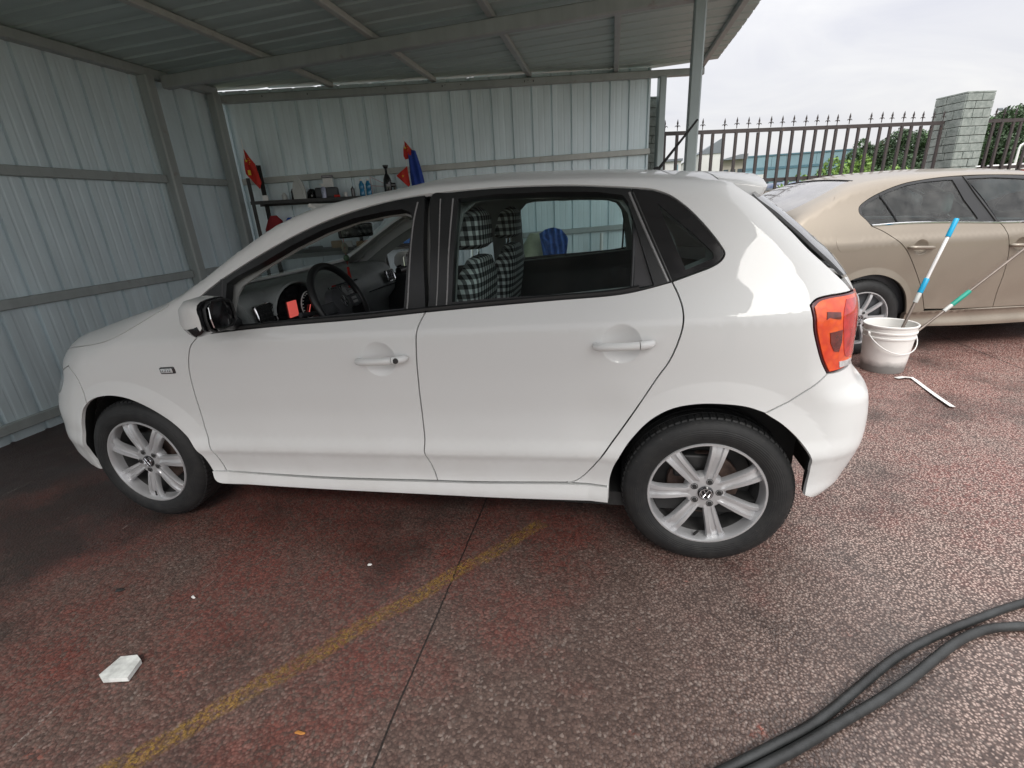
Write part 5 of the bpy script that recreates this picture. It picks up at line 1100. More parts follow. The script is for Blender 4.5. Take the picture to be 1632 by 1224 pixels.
panel(S2, 'windscreen', fr_scr, S2.top, M['sedan_glass'], sal, off=-.004, inset=.001, gu=.07, gv=.05, step=.03, skirt=0)
ln = cr_resample([(-.040, -.515), (-.085, -.25), (-.10, 0), (-.085, .25), (-.040, .515)], .03); W = S2.top(np.array(ln)[:, 0], np.array(ln)[:, 1]); mb = MB(); mb.tube([tuple(w) for w in W], .0045, 6); mb.build('window_seal', M['black_trim'], sal)
# chassis, cabin
mb = MB(); mb.box((-.9, -.40, .22), (3.3, .40, .30)); mb.box((.36, -.80, .20), (2.28, .80, .30)); mb.build('underbody', M['inner_body'], sal)
for sg in (-1, 1):
    liner('wheel_arch_liner', 0, .385, sg*.865, sg*.48, sal); liner('wheel_arch_liner', 2.651, .385, sg*.865, sg*.48, sal)
p2('door_card', [([(-.1, .32), (-.1, 1.03), (.95, 1.005), (2.0, .965), (2.0, .32), (-.1, .32)], 1, False)], sd2, M['dark_plastic'], sal, off=-.07, gu=.15, gv=.1, step=.08, skirt=0)
def seat2(x, y, w, nm):
    e = empty(nm, (x, y, .42), parent=sal); mb = MB(); mb.box((-.1, -w/2, -.1), (.42, w/2, .08), bev=.05); mb.build('cushion', M['grey_trim'], e)
    mb = MB(); mb.box((-.12, -w/2, 0), (.0, w/2, .60), bev=.05, R=Ry(math.radians(-14)), c=(0, 0, 0)); mb.build('backrest', M['grey_trim'], e)
    mb = MB(); mb.box((-.24, -.13, .66), (-.14, .13, .84), bev=.045); mb.build('headrest', M['grey_trim'], e)
for y in (-.37, .37): seat2(1.02, y, .50, 'front_seat')
seat2(.18, -.40, .48, 'rear_seat'); seat2(.18, .40, .48, 'rear_seat')
mb = MB(); mb.box((-.52, -.58, 1.03), (-.06, .58, 1.06)); mb.build('parcel_shelf', M['dark_plastic'], sal)
mb = MB(); mb.box((1.72, -.68, .6), (2.12, .68, .98), bev=.05); mb.build('dashboard', M['dark_plastic'], sal)
for x in (0, 2.651):
    for sg in (-1, 1): make_wheel('wheel', (x, sg*.858, .316), sal, sg, R=.316, rr=.217, w=.20, nsp=10, base=72+x*9, nbolt=5, bb=60, style='thin')
for sg in (-1, 1):
    mb = MB(); mb.box((1.86, sg*.93-.09, .98), (2.0, sg*.93+.09, 1.12), bev=.05); mb.build('door_mirror', BP2, sal)
# ------------------------------------------------------------ beyond the fence
M['teal_wall'] = simple('teal_cladding', (.17, .27, .31), .5, var=.12, scale=.25); M['teal_dark'] = simple('teal_band', (.07, .15, .19), .4)
M['pale_wall'] = simple('pale_render', (.62, .62, .60), .8, scale=.5); M['beige_wall'] = simple('beige_wall', (.42, .39, .33), .8, scale=.5); M['grey_roof'] = simple('grey_roof', (.16, .18, .20), .6, scale=.5)
M['window'] = simple('window_glass', (.05, .07, .08), .1)
def bx(name, a, b, mat, par): mb = MB(); mb.box(a, b); return mb.build(name, M[mat], par)
# long blue-green works hall
h = tag(empty('factory_hall', (20, 60, 0)), 'long blue-green industrial hall far beyond the fence', 'building')
bx('lower_wall', (-6.1, 0, -.5), (5.8, 14, 3.95), 'teal_wall', h); bx('band', (-6.15, -.06, 3.952), (5.85, 14, 4.20), 'teal_dark', h)
for i in range(8): bx('clerestory_panel', (-6.1+i*1.49, -.02, 4.205), (-6.1+i*1.49+1.46, 14, 5.32), 'teal_wall', h)
bx('roof_edge', (-6.2, -.1, 5.322), (5.9, 14, 5.46), 'teal_dark', h)
for i in range(8): bx('window', (-5.6+i*1.45, -.05, 1.5), (-5.6+i*1.45+.95, .0, 2.7), 'window', h)
bx('white_annex', (-6.6, -3, -.5), (-4.3, -.1, 3.4), 'pale_wall', h)
# white shed with grey gable
w = tag(empty('white_shed', (5.2, 30, 0)), 'white shed with a grey pitched gable beyond the iron fence', 'building')
bx('wall', (-.62, 0, -.5), (.72, 8, 3.75), 'pale_wall', w)
mb = MB(); mb.prism([(-.70, 3.752), (.74, 3.752), (.74, 4.50), (.60, 4.52)], -.05, 8.1, 'y'); mb.build('roof', M['grey_roof'], w)
bx('door', (-.35, -.03, -.4), (.2, -.002, 2.4), 'grey_roof', w)
v = tag(empty('beige_building', (8.6, 40, 0)), 'low beige building with dark lean-to roof beyond the fence', 'building')
bx('wall', (-.75, 0, -.5), (.85, 6, 3.95), 'beige_wall', v)
mb = MB(); mb.prism([(-1.1, 3.955), (.95, 3.955), (.95, 4.30), (.4, 4.28)], -.5, 6.2, 'y'); mb.build('roof', M['grey_roof'], v)
for i in range(3): bx('window', (-.6+i*.5, -.03, 2.6), (-.25+i*.5, -.002, 3.3), 'window', v)
k = tag(empty('site_cabin', (2.72, 25, 0)), 'small white and blue site cabin seen just right of the steel post', 'cabin')
bx('wall', (-.45, 0, -.4), (.30, 3, 3.15), 'pale_wall', k); bx('blue_panel', (-.02, -.03, -.3), (.16, -.002, 3.0), 'teal_wall', k); bx('roof', (-.50, -.1, 3.152), (.36, 3.1, 3.26), 'grey_roof', k)
bw = tag(empty('low_wall', (4.2, 14, 0)), 'low pale block wall with dark coping behind the fence', 'wall')
bx('wall', (-.75, 0, -.1), (.62, .25, 1.44), 'pale_wall', bw); bx('coping', (-.80, -.04, 1.442), (.67, .29, 1.50), 'grey_roof', bw)
pc = tag(empty('parked_van', (6.0, 19, 0)), 'small dark blue vehicle parked beyond the fence left of the bushes', 'vehicle')
mb = MB(); mb.box((-.95, -1.6, .35), (.85, 1.6, 1.15), bev=.15); mb.box((-.75, -1.3, 1.1), (.65, 1.2, 1.72), bev=.2); mb.build('body', simple('blue_van_paint', (.05, .08, .16), .3, coat=.6), pc)
mb = MB(); mb.box((-.65, -1.5, 1.22), (.55, -1.32, 1.55)); mb.build('windscreen', M['window'], pc)
for x in (-.6, .5):
    mb = MB(); mb.lathe([(.09, -1.66), (.12, -1.62), (.13, -1.5)], 14, 'y', (x, 0, .85)); mb.build('headlight', M['plastic_white'], pc)
for x in (-.7, .6):
    for y in (-1.1, 1.1): mb = MB(); mb.lathe([(0, -.1), (.33, -.1), (.35, 0), (.33, .1), (0, .1)], 20, 'x', (x, y, .35)); mb.build('wheel', M['black_rubber'], pc)
# trees and bushes
def crown(center, rad, n, size, mat, par, seed, lobes=14):
    r = np.random.default_rng(seed); c = np.array(center); rad = np.array(rad); L = r.normal(size=(lobes, 3)); L /= np.linalg.norm(L, axis=1, keepdims=True); L = c+L*rad*r.uniform(.35, .85, (lobes, 1)); lr = r.uniform(.28, .55, lobes)
    i = r.integers(0, lobes, n); d = r.normal(size=(n, 3)); d /= np.linalg.norm(d, axis=1, keepdims=True); p = L[i]+d*(lr[i][:, None]*rad)*r.uniform(.35, 1.0, (n, 1))**.5
    p = p[p[:, 2] > .1]; n = len(p); a = r.normal(size=(n, 3)); a /= np.linalg.norm(a, axis=1, keepdims=True); b = np.cross(a, r.normal(size=(n, 3))); b /= np.linalg.norm(b, axis=1, keepdims=True); s = size*r.uniform(.5, 1.3, (n, 1))
    V = np.stack([p-a*s, p+b*s*.45, p+a*s, p-b*s*.45], 1).reshape(-1, 3)
    me = bpy.data.meshes.new('crown'); me.vertices.add(len(V)); me.vertices.foreach_set('co', V.ravel()); me.loops.add(4*n); me.loops.foreach_set('vertex_index', np.arange(4*n, dtype=np.int32)); me.polygons.add(n)
    me.polygons.foreach_set('loop_start', np.arange(0, 4*n, 4, dtype=np.int32)); me.polygons.foreach_set('loop_total', np.full(n, 4, dtype=np.int32)); me.update(); me.materials.append(mat)
    o = bpy.data.objects.new('crown', me); o.parent = par; link(o); return o
def tree(x, y, h, r, mat, label, seed, n=6500, size=.125, group=None, trunk=True, low=.35):
    t = tag(empty('tree', (x, y, 0)), label, 'tree', group); mb = MB(); rr = random.Random(seed)
    mb.tube([(0, 0, -.1), (.03*h*.1, 0, h*.35), (rr.uniform(-.1, .1), .05, h*.8)], [h*.028, h*.02, h*.008], 8)
    for q in range(5): a = q*1.3+seed; z = h*(.3+.1*q); mb.tube([(0, 0, z), (math.cos(a)*r*.3, math.sin(a)*r*.3, z+h*.08), (math.cos(a)*r*.6, math.sin(a)*r*.6, z+h*.16)], [h*.01, h*.007, h*.003], 6)
    mb.build('trunk', M['bark'], t); crown((0, 0, h*(low+1)/2), (r, r, h*(1-low)/2*1.05), n, size, mat, t, seed); return t
TL = [(19.9, 46, 4.9, 1.5, 1, 'mid-green tree rising just right of the blue-green hall'), (21.4, 45, 5.6, 1.8, 0, 'dark green tree behind the fence, second right of the hall'), (23.2, 47, 6.2, 1.9, 0, 'tallest dark green tree left of the stone pillar'),
      (24.7, 45, 5.8, 1.7, 1, 'green tree standing directly left of the stone pillar'), (22.3, 38, 3.9, 1.7, 0, 'low dark tree in front of the taller ones left of the stone pillar'), (20.4, 39, 3.4, 1.5, 0, 'low dark tree at the right foot of the blue-green hall')]
for i, (x, y, h, r, m_, lb) in enumerate(TL): tree(x, y, h, r, M['leaf'][m_], lb, 10+i)
TR = [(24.6, 38, 5.3, 1.5, 0, 'dark tree immediately right of the stone pillar'), (26.3, 40, 5.9, 1.8, 1, 'broad green tree at the right edge behind the fence'), (25.4, 34, 4.0, 1.6, 0, 'lower dark tree behind the lamp post at the right'), (28.6, 40, 5.8, 2.0, 0, 'dark tree rising beyond the right edge of the fence')]
for i, (x, y, h, r, m_, lb) in enumerate(TR): tree(x, y, h, r, M['leaf'][m_], lb, 30+i)
TB = [(4.35, 12.4, 1.72, .55, 2, 'leftmost light green bush behind the low fence rails'), (4.95, 12, 2.0, .55, 2, 'taller light green bush beside the blue-green hall'), (5.6, 12.4, 2.12, .62, 2, 'light green bush in the middle behind the fence'), (6.3, 12.6, 1.9, .6, 1, 'green bush just above the saloon roof'), (7.2, 13.2, 1.85, .7, 2, 'low light green bush left of the stone pillar')]
for i, (x, y, h, r, m_, lb) in enumerate(TB):
    t = tag(empty('bush', (x, y, 0)), lb, 'bush', None); mb = MB()
    for q in range(6): a = q*1.1+i; mb.tube([(0, 0, -.05), (math.cos(a)*r*.3, math.sin(a)*r*.3, h*.5), (math.cos(a)*r*.6, math.sin(a)*r*.6, h*.85)], [.02, .014, .006], 6)
    mb.build('stems', M['bark'], t); crown((0, 0, h*.62), (r, r, h*.40), 2600, .055, M['leaf'][m_], t, 50+i, lobes=18)
# distant tree line and far trees over the shed-side roofs
for i in range(16):
    x = 6+i*3.9; tag(crown((x, 92, 3.0+.5*math.sin(i*2.1)), (2.6, 1.5, 2.9+.7*math.sin(i*1.3)), 900, .45, M['leaf'][i % 2], None, 90+i), ('%s clump of far trees on the skyline, %s' % (('low', 'tall', 'broad', 'thin')[i % 4], ('behind the white shed', 'behind the beige building', 'left behind the hall', 'behind the middle of the hall', 'right behind the hall', 'left of the stone pillar', 'behind the stone pillar', 'beyond the right edge of the fence')[i//2])), 'tree', 'far trees on the skyline')
# lamp and white bollards at the right
lp = tag(empty('street_lamp', (14.1, 20, 0)), 'white street lamp with a curved head behind the fence at the right edge', 'street lamp')
mb = MB(); mb.tube([(0, 0, -.05), (0, 0, 1.7), (0, 0, 2.40)], [.05, .04, .035], 8); mb.tube([(0, 0, 2.38), (.02, 0, 2.50), (.10, 0, 2.55), (.17, 0, 2.52)], [.035, .035, .04, .05], 8); mb.build('pole', M['plastic_white'], lp)
mb = MB(); mb.box((.06, -.08, 2.46), (.24, .08, 2.53), bev=.02); mb.build('head', M['plastic_white'], lp)
for i in range(9):
    b_ = tag(empty('bollard', (10.1+i*.46, 16+.05*i, 0)), ('%s white-topped marker post in the row behind the fence right of the stone pillar' % ('first', 'second', 'third', 'fourth', 'fifth', 'sixth', 'seventh', 'eighth', 'ninth')[i]), 'post', 'white marker posts in a row'); mb = MB(); mb.box((-.10, -.06, 0), (.10, .06, 1.62)); mb.build('shaft', M['rust_red'], b_)
    mb = MB(); mb.box((-.12, -.08, 1.622), (.12, .08, 1.80), bev=.02); mb.build('cap', M['plastic_white'], b_)
ms = tag(empty('floodlight_mast', (76, 120, 0)), 'tall thin mast with floodlights far away at the top right', 'mast')
mb = MB(); mb.tube([(0, 0, 0), (0, 0, 14.2)], [.15, .08], 6); mb.tube([(-2.4, 0, 14.3), (2.4, 0, 14.2)], .06, 6); mb.build('pole', M['grey_roof'], ms)
for x in (-2.3, -1.2, 1.0, 2.2): mb = MB(); mb.box((x-.4, -.1, 14.35), (x+.4, .2, 14.75), bev=.05); mb.build('floodlight', M['grey_roof'], ms)
# ------------------------------------------------------------ storage rack against the back wall
def W(s, off, z): p = BP+BD*s-BN*off; return Vector((p.x, p.y, z))
def at(name, s, off, z, label, cat, group=None, rz=BA): return tag(empty(name, W(s, off, z), rz), label, cat, group)
rk = at('storage_rack', .22, .18, 0, 'black angle-iron storage rack standing against the back wall', 'rack')
TOP1, TOP2, TOP3 = 1.545, 1.030, .46
def rb(name, a, b, bev=.0, mat='rack'): mb = MB(); mb.box(a, b, bev=bev); return mb.build(name, M[mat], rk)
for s, o, h in ((0.0, -.125, 1.77), (.06, .12, 1.91), (2.02, -.125, 1.62), (2.02, .12, 1.62), (1.0, .12, 1.5)):
    mb = MB(); mb.box((s-.018, o-.003, 0), (s+.018, o+.003, h)); mb.box((s-.018, o-.003 if o > 0 else o+.003, 0), (s-.012, o-.036 if o > 0 else o+.036, h)); mb.build('upright', M['rack'], rk)
for z in (TOP1, TOP2, TOP3):
    rb('shelf_board', (-.02, -.14, z-.012), (2.05, .14, z)); rb('front_lip', (-.02, -.145, z-.032), (2.05, -.1405, z+.002)); rb('back_lip', (-.02, .1405, z-.045), (2.05, .145, z+.002))
def obj1(name, s, off, z, label, cat, build, mat, group=None, rz=0):
    mb = MB(); build(mb); o = mb.build(name, M[mat] if isinstance(mat, str) else mat, None); o.location = W(s, off, z); o.rotation_euler = (0, 0, BA+rz); tag(o, label, cat, group); return o
M['gelcoat'] = simple('grey_white_plastic', (.50, .52, .50), .4); M['bluebottle'] = simple('blue_bottle', (.02, .20, .38), .15, coat=.5); M['spray'] = simple('pale_blue_can', (.42, .45, .58), .3, .2)
M['card'] = simple('brown_card', (.30, .22, .12), .8); M['orange_pack'] = simple('orange_pack', (.45, .10, .03), .5); M['blue_pack'] = simple('blue_pack', (.05, .17, .45), .35); M['bag_blue'] = simple('blue_plastic_bag', (.01, .07, .45), .25, coat=.4)
obj1('plug_box', .35, .30, TOP1, 'small white box at the left end of the top shelf', 'box', lambda m: m.box((-.026, -.02, 0), (.026, .02, .055), bev=.004), 'plastic_white')
obj1('white_jar', .53, .26, TOP1, 'small white jar with round shoulder on the top shelf', 'jar', lambda m: m.lathe([(0, 0), (.026, 0), (.028, .006), (.028, .045), (.022, .056), (.013, .06), (.013, .072), (0, .074)], 20, 'z'), 'gelcoat')
obj1('work_light', .635, .18, TOP1, 'round black lamp behind the pale iron-shaped plate on the top shelf', 'lamp', lambda m: m.lathe([(0, 0), (.05, 0), (.055, .01), (.055, .08), (.04, .11), (0, .115)], 20, 'z'), 'gloss_black')
def iron(m): m.prism([(-.066, 0), (.062, 0), (.060, .10), (.045, .165), (.012, .215), (-.002, .222), (-.016, .212), (-.050, .150), (-.066, .09)], -.018, .018, 'y'); m.prism([(-.040, .02), (.036, .02), (.034, .09), (.004, .17), (-.030, .12)], -.028, -.0182, 'y')
obj1('iron_plate', .70, .30, TOP1, 'pale grey pointed plate like an upright iron on the top shelf', 'iron', iron, 'gelcoat', rz=-.08)
obj1('black_canister', .79, .16, TOP1, 'squat black canister right of the pale pointed plate', 'canister', lambda m: m.lathe([(0, 0), (.05, 0), (.055, .01), (.05, .07), (.03, .10), (0, .105)], 20, 'z'), 'gloss_black')
tc_ = obj1('tool_case', .965, .24, TOP1, 'black plastic tool case in the middle of the top shelf', 'case', lambda m: m.box((-.115, -.06, 0), (.115, .06, .105), bev=.018), 'dark_plastic')
dsp = at('paper_dispenser', .97, .12, TOP1, 'white paper towel dispenser with black lid behind the tool case', 'dispenser'); mb = MB(); mb.box((-.048, -.03, 0), (.052, .03, .205), bev=.006); mb.build('body', M['plastic_white'], dsp)
mb = MB(); mb.box((-.056, -.036, .2055), (.058, .036, .232), bev=.004); mb.build('lid', M['gloss_black'], dsp)
sc_ = at('spray_can', .945, .315, TOP1, 'pale blue spray can standing in front of the tool case', 'spray can'); mb = MB(); mb.lathe([(0, 0), (.022, 0), (.023, .01), (.023, .095), (.016, .108), (0, .11)], 20, 'z'); mb.build('can', M['spray'], sc_)
mb = MB(); mb.box((-.012, -.010, .1102), (.012, .010, .140), bev=.003); mb.box((-.034, -.006, .128), (-.008, .006, .138), bev=.002); mb.build('nozzle', M['plastic_white'], sc_)
obj1('red_torch', 1.075, .31, TOP1, 'short red torch lying beside the tool case', 'torch', lambda m: m.tube([(-.03, 0, .013), (.028, 0, .013)], [.013, .012], 10), 'red')
for i, (s, lb) in enumerate(((1.155, 'small cream pot right of the red torch'), (1.235, 'black pump bottle top right of the cream pot'))): obj1('small_pot', s, .26, TOP1, lb, 'pot', lambda m, i=i: m.lathe([(0, 0), (.02, 0), (.02, .045 if i == 0 else .08), (.008, .05 if i == 0 else .09), (.006, .10 if i else .052), (0, .10 if i else .052)], 14, 'z'), 'plastic_white' if i == 0 else 'gloss_black')
for i, (s, lb) in enumerate(((1.335, 'left one of the two blue bottles with white caps on the top shelf'), (1.405, 'right one of the two blue bottles with white caps on the top shelf'))):
    b = at('water_bottle', s, .28, TOP1, lb, 'bottle', 'blue bottles with white caps'); mb = MB(); mb.lathe([(0, 0), (.026, 0), (.028, .008), (.028, .055), (.025, .062), (.028, .07), (.028, .115), (.014, .140), (.012, .150), (0, .150)], 20, 'z'); mb.build('bottle', M['bluebottle'], b)
    mb = MB(); mb.lathe([(0, .150), (.0135, .1502), (.0135, .168), (0, .170)], 16, 'z'); mb.build('cap', M['plastic_white'], b)
M['redwire'] = simple('red_wire', (.45, .10, .12), .4)
obj1('wire_stand', 1.50, .24, TOP1, 'thin red wire stand right of the blue bottles', 'stand', lambda m: (m.tube([(-.065, 0, 0), (-.068, 0, .19), (.09, 0, .105), (.09, 0, 0)], .0028, 6), m.tube([(-.066, 0, .10), (.09, 0, .085)], .002, 6)), 'redwire')
def nozzle(m):
    m.lathe([(0, 0), (.035, 0), (.042, .02), (.045, .10), (.040, .15), (.025, .19), (.014, .205), (.013, .255), (.022, .262), (.030, .285), (.028, .292), (0, .292)], 24, 'z'); m.box((.03, -.02, .07), (.085, .02, .115), bev=.012); m.tube([(.07, 0, .03), (.075, 0, .09)], .016, 8)
obj1('foam_sprayer', 1.61, .27, TOP1+.002, 'black pump foam sprayer standing at the right part of the top shelf', 'sprayer', nozzle, 'gloss_black')
obj1('black_tray', 1.60, .22, TOP1, 'low black tray by the foot of the foam sprayer', 'tray', lambda m: m.box((.06, -.06, 0), (.30, .07, .05), bev=.01), 'dark_plastic')
# flags
def star(mb, c, r, y, rot=0):
    pts = [(c[0]+(r if i % 2 == 0 else r*.42)*math.sin(rot+math.pi*i/5), c[1]+(r if i % 2 == 0 else r*.42)*math.cos(rot+math.pi*i/5)) for i in range(10)]; mb.prism(pts, y, y-.0015, 'y')
def drape(name, s, off, z, outline, mat, par, amp=.012, ph=0):
    """hanging cloth: outline (x,z) polygon, folded in depth"""
    L = cr_resample([tuple(p) for p in outline+[outline[0]]], .012, False)[:-1]; L = np.array(L); lo, hi = L.min(0), L.max(0)
    G = np.array([(x, z_) for x in np.arange(lo[0]+.008, hi[0], .013) for z_ in np.arange(lo[1]+.008, hi[1], .02)]); G = G[inpoly(G, L)]; G = G[bdist(G, [L]) > .006] if len(G) else G
    V2 = [Vector(p) for p in L]+[Vector(p) for p in G]; r = delaunay_2d_cdt(V2, [(i, (i+1) % len(L)) for i in range(len(L))], [], 1, 1e-6, True)
    V = [(v.x, amp*math.sin(v.x*95+v.y*12+ph)+amp*.6*math.sin(v.x*40-v.y*25+ph*2), v.y) for v in r[0]]; n = len(V); V += [(a_, b_+.002, c_) for a_, b_, c_ in V]
    F = [tuple(f) for f in r[2]]; F += [tuple(i+n for i in reversed(f)) for f in r[2]]
    return meshobj(name, V, F, M[mat], par, smooth=True)
f1 = at('flag', .27, .30, 1.60, 'red flag with yellow stars drooping on a white stick at the left rack post', 'flag')
drape('cloth', 0, 0, 0, [(-.035, .445), (-.005, .40), (.045, .30), (.035, .22), (.070, .13), (.048, .06), (.030, .10), (.010, .19), (-.030, .17), (-.055, .21), (-.050, .32)], 'red', f1)
mb = MB(); mb.tube([(-.045, .012, .10), (-.040, .012, .30), (-.034, .012, .54)], .0035, 6); mb.build('stick', M['plastic_white'], f1)
mb = MB(); star(mb, (-.022, .33), .016, -.018); [star(mb, c_, .006, -.020) for c_ in ((.0, .35), (.008, .335), (.008, .315), (.0, .300))]; mb.build('stars', M['yellow'], f1)
obj1('price_tag', .262, .345, 1.795, 'small pale yellow tag fixed to the top of the left rack post', 'tag', lambda m: m.box((-.013, -.002, 0), (.013, .002, .045)), 'yellow')
f2 = at('flag', 1.86, .30, 1.66, 'red flag with yellow stars standing above the blue cloth', 'flag')
drape('cloth', 0, 0, 0, [(-.02, .40), (.035, .33), (.085, .265), (.070, .24), (.0, .25), (-.03, .22), (-.045, .25), (-.04, .32)], 'red', f2)
mb = MB(); mb.tube([(-.03, .012, -.08), (-.022, .012, .44)], .0035, 6); mb.build('stick', M['plastic_white'], f2)
mb = MB(); star(mb, (-.018, .33), .014, -.018); [star(mb, c_, .005, -.020) for c_ in ((.0, .35), (.008, .335), (.008, .315), (.0, .300))]; mb.build('stars', M['yellow'], f2)
f3 = at('pennant', 1.80, .31, 1.66, 'small red corner flag with yellow star pointing left beside the blue cloth', 'flag')
drape('cloth', 0, 0, 0, [(.04, .155), (-.075, .075), (-.085, .065), (-.075, .055), (.03, -.05), (.05, -.03)], 'red', f3, amp=.006)
mb = MB(); star(mb, (-.015, .06), .014, -.012); mb.build('star', M['yellow'], f3)
bc = at('blue_cloth', 1.925, .305, 1.60, 'dark blue cloth hanging over the flags at the right end of the rack', 'cloth')
drape('cloth', 0, 0, 0, [(-.06, .35), (-.03, .375), (.02, .36), (.045, .26), (.075, .10), (.085, .0), (-.06, -.02), (-.065, .10), (-.055, .22)], 'blue', bc, amp=.016)
# bags hung under the top shelf and goods on the second shelf
def bagmesh(m, w, d, h, seed):
    r = random.Random(seed); n = 16
    rows = []
    for i, (t, k) in enumerate(((0, .55), (.08, .85), (.3, 1), (.6, .95), (.85, .6), (1, .25))): rows.append([(math.cos(2*math.pi*j/n)*w*k*(1+.12*math.sin(3*j+seed+i)), math.sin(2*math.pi*j/n)*d*k*(1+.12*math.cos(4*j+seed+i)), h*t) for j in range(n)])
    V = [p for q in rows for p in q]; m.add(V, [(i*n+j, (i+1)*n+j, (i+1)*n+(j+1) % n, i*n+(j+1) % n) for i in range(5) for j in range(n)]+[tuple(range(n)), tuple(reversed(range(5*n, 6*n)))], True)
obj1('cloth_bag', .37, .22, 1.06, 'maroon cloth bag hanging under the left end of the top shelf', 'bag', lambda m: bagmesh(m, .115, .06, .34, 1), 'rust_red')
obj1('plastic_bag', .535, .25, 1.15, 'bright blue plastic bag hanging next to the maroon bag', 'bag', lambda m: bagmesh(m, .075, .05, .22, 2), 'bag_blue')
obj1('clear_bottle', .455, .335, 1.14, 'clear bluish bottle between the maroon and the blue bag', 'bottle', lambda m: m.lathe([(0, 0), (.03, 0), (.032, .02), (.032, .12), (.015, .15), (.012, .17), (0, .17)], 16, 'z'), M['dark_glass'])
for s, w_, h_, mt, lb in ((.98, .055, .075, 'card', 'brown box on the second shelf seen through the windscreen'), (1.10, .04, .065, 'gelcoat', 'white and black gadget on the second shelf'), (1.235, .045, .055, 'card', 'small brown packet on the second shelf right of the gadget'), (1.32, .04, .06, 'orange_pack', 'orange and red packet on the second shelf'), (1.43, .045, .085, 'blue_pack', 'blue and white packet on the second shelf'), (1.54, .045, .07, 'red', 'red packet at the right of the blue packet on the second shelf'), (.75, .07, .03, 'dark_plastic', 'flat black tool on the second shelf'), (1.75, .05, .09, 'blue_pack', 'tall blue box at the right end of the second shelf'), (1.88, .04, .07, 'red', 'red box last on the second shelf')):
    obj1('packet', s, .27, TOP2, lb, 'box', lambda m, w_=w_, h_=h_: m.box((-w_, -.04, 0), (w_, .04, h_), bev=.005), mt)
obj1('blue_pack', .86, .27, TOP3, 'blue bundle low on the rack seen over the dashboard', 'bundle', lambda m: bagmesh(m, .10, .08, .42, 5), 'bag_blue')
# pale refuse bag with denim cloth, seen through the rear side window
M['palebag'] = simple('pale_green_bag', (.52, .56, .40), .45, coat=.2, var=.15, scale=9)
bg_ = obj1('refuse_bag', 3.22, .30, .0, 'big pale green plastic bag standing against the back wall', 'bag', lambda m: bagmesh(m, .30, .20, 1.05, 7), 'palebag')
dn = at('denim_cloth', 3.36, .56, .72, 'blue denim cloth thrown over the pale refuse bag', 'cloth')
drape('cloth', 0, 0, 0, [(-.16, .335), (-.09, .375), (.0, .39), (.10, .36), (.17, .25), (.12, .05), (.10, -.25), (-.07, -.25), (-.06, .05), (-.05, .27), (-.12, .285)], 'denim', dn, amp=.02)
tube_ = obj1('pipe_offcut', 3.98, .33, 0, 'white plastic tube leaning by the back wall near the shed corner', 'pipe', lambda m: m.tube([(0, 0, 0), (.05, .1, 1.0)], .02, 8), 'plastic_white')

# ------------------------------------------------------------ bucket and mop poles
bk_ = tag(empty('bucket', (1.722, 1.62, 0)), 'dirty white plastic bucket holding two mop poles beside the saloon', 'bucket')
mb = MB(); mb.lathe([(0, .008), (.128, .006), (.134, .0), (.138, .006), (.150, .14), (.160, .262), (.166, .264), (.167, .276), (.162, .279), (.163, .302), (.169, .304), (.170, .314), (.164, .317), (.166, .350), (.172, .352), (.173, .362), (.168, .366), (.161, .362), (.155, .26), (.133, .012), (0, .012)], 64, 'z'); mb.build('pail', M['bucket'], bk_)
mb = MB(); P = []
for i in range(21):
    a_ = math.pi*i/20; u_ = math.cos(a_); dpt = math.sin(a_); P.append((u_*.172, -.02-.155*dpt*.98-.0, .30-.135*dpt))
R_ = Matrix.Rotation(math.radians(12), 3, 'Z'); P = [tuple(R_ @ Vector(p)) for p in P]; mb.tube(P, .0035, 8); hd = mb.build('handle', M['plastic_white'], bk_)
for sg in (0, -1):
    p = P[sg]; mb = MB(); mb.lathe([(0, -.006), (.014, -.006), (.014, .006), (0, .006)], 14, 'x', p); mb.build('handle_lug', M['bucket'], bk_)
mb = MB(); mb.lathe([(0, .215), (.149, .215)], 40, 'z'); mb.build('water', simple('dirty_water', (.20, .20, .18), .05), bk_)
M['cyan'] = simple('cyan_grip', (.01, .36, .62), .4); M['green_grip'] = simple('green_grip', (.0, .28, .20), .45); M['pole_white'] = simple('white_pole', (.78, .78, .77), .3); M['pole_steel'] = simple('steel_pole', (.17, .14, .12), .4, .4)
def pole(name, a, b, segs, label):
    a = Vector(a); b = Vector(b); e = tag(empty(name, a), label, 'mop')
    for nm, t0, t1, r, mt in segs: mb = MB(); mb.tube([(b-a)*t0, (b-a)*(t0+.004), (b-a)*(t1-.004), (b-a)*t1], [r*.9, r, r, r*.9], 14); mb.build(nm, M[mt], e)
    return e
A1 = Vector((1.700, 1.565, .02)); B1 = Vector((2.085, 1.800, 1.082)); 
pole('mop', A1, B1, [('lower_tube', 0, .50, .0105, 'pole_steel'), ('collar', .455, .52, .0155, 'gelcoat'), ('joint_grip', .52, .615, .0175, 'cyan'), ('tube', .60, .89, .0115, 'pole_white'), ('end_grip', .885, 1.0, .0165, 'cyan')], 'mop with white pole and bright blue grips standing in the bucket')
A2 = Vector((1.70, 1.66, .03)); B2 = Vector((2.80, 2.075, .885))
pole('mop', A2, A2+(B2-A2)*1.25, [('lower_tube', 0, .36, .0095, 'pole_steel'), ('collar', .345, .39, .0145, 'gelcoat'), ('joint_grip', .385, .475, .0165, 'green_grip'), ('tube', .47, 1.0, .0095, 'pole_steel')], 'mop with steel pole and green joint leaning from the bucket onto the saloon')
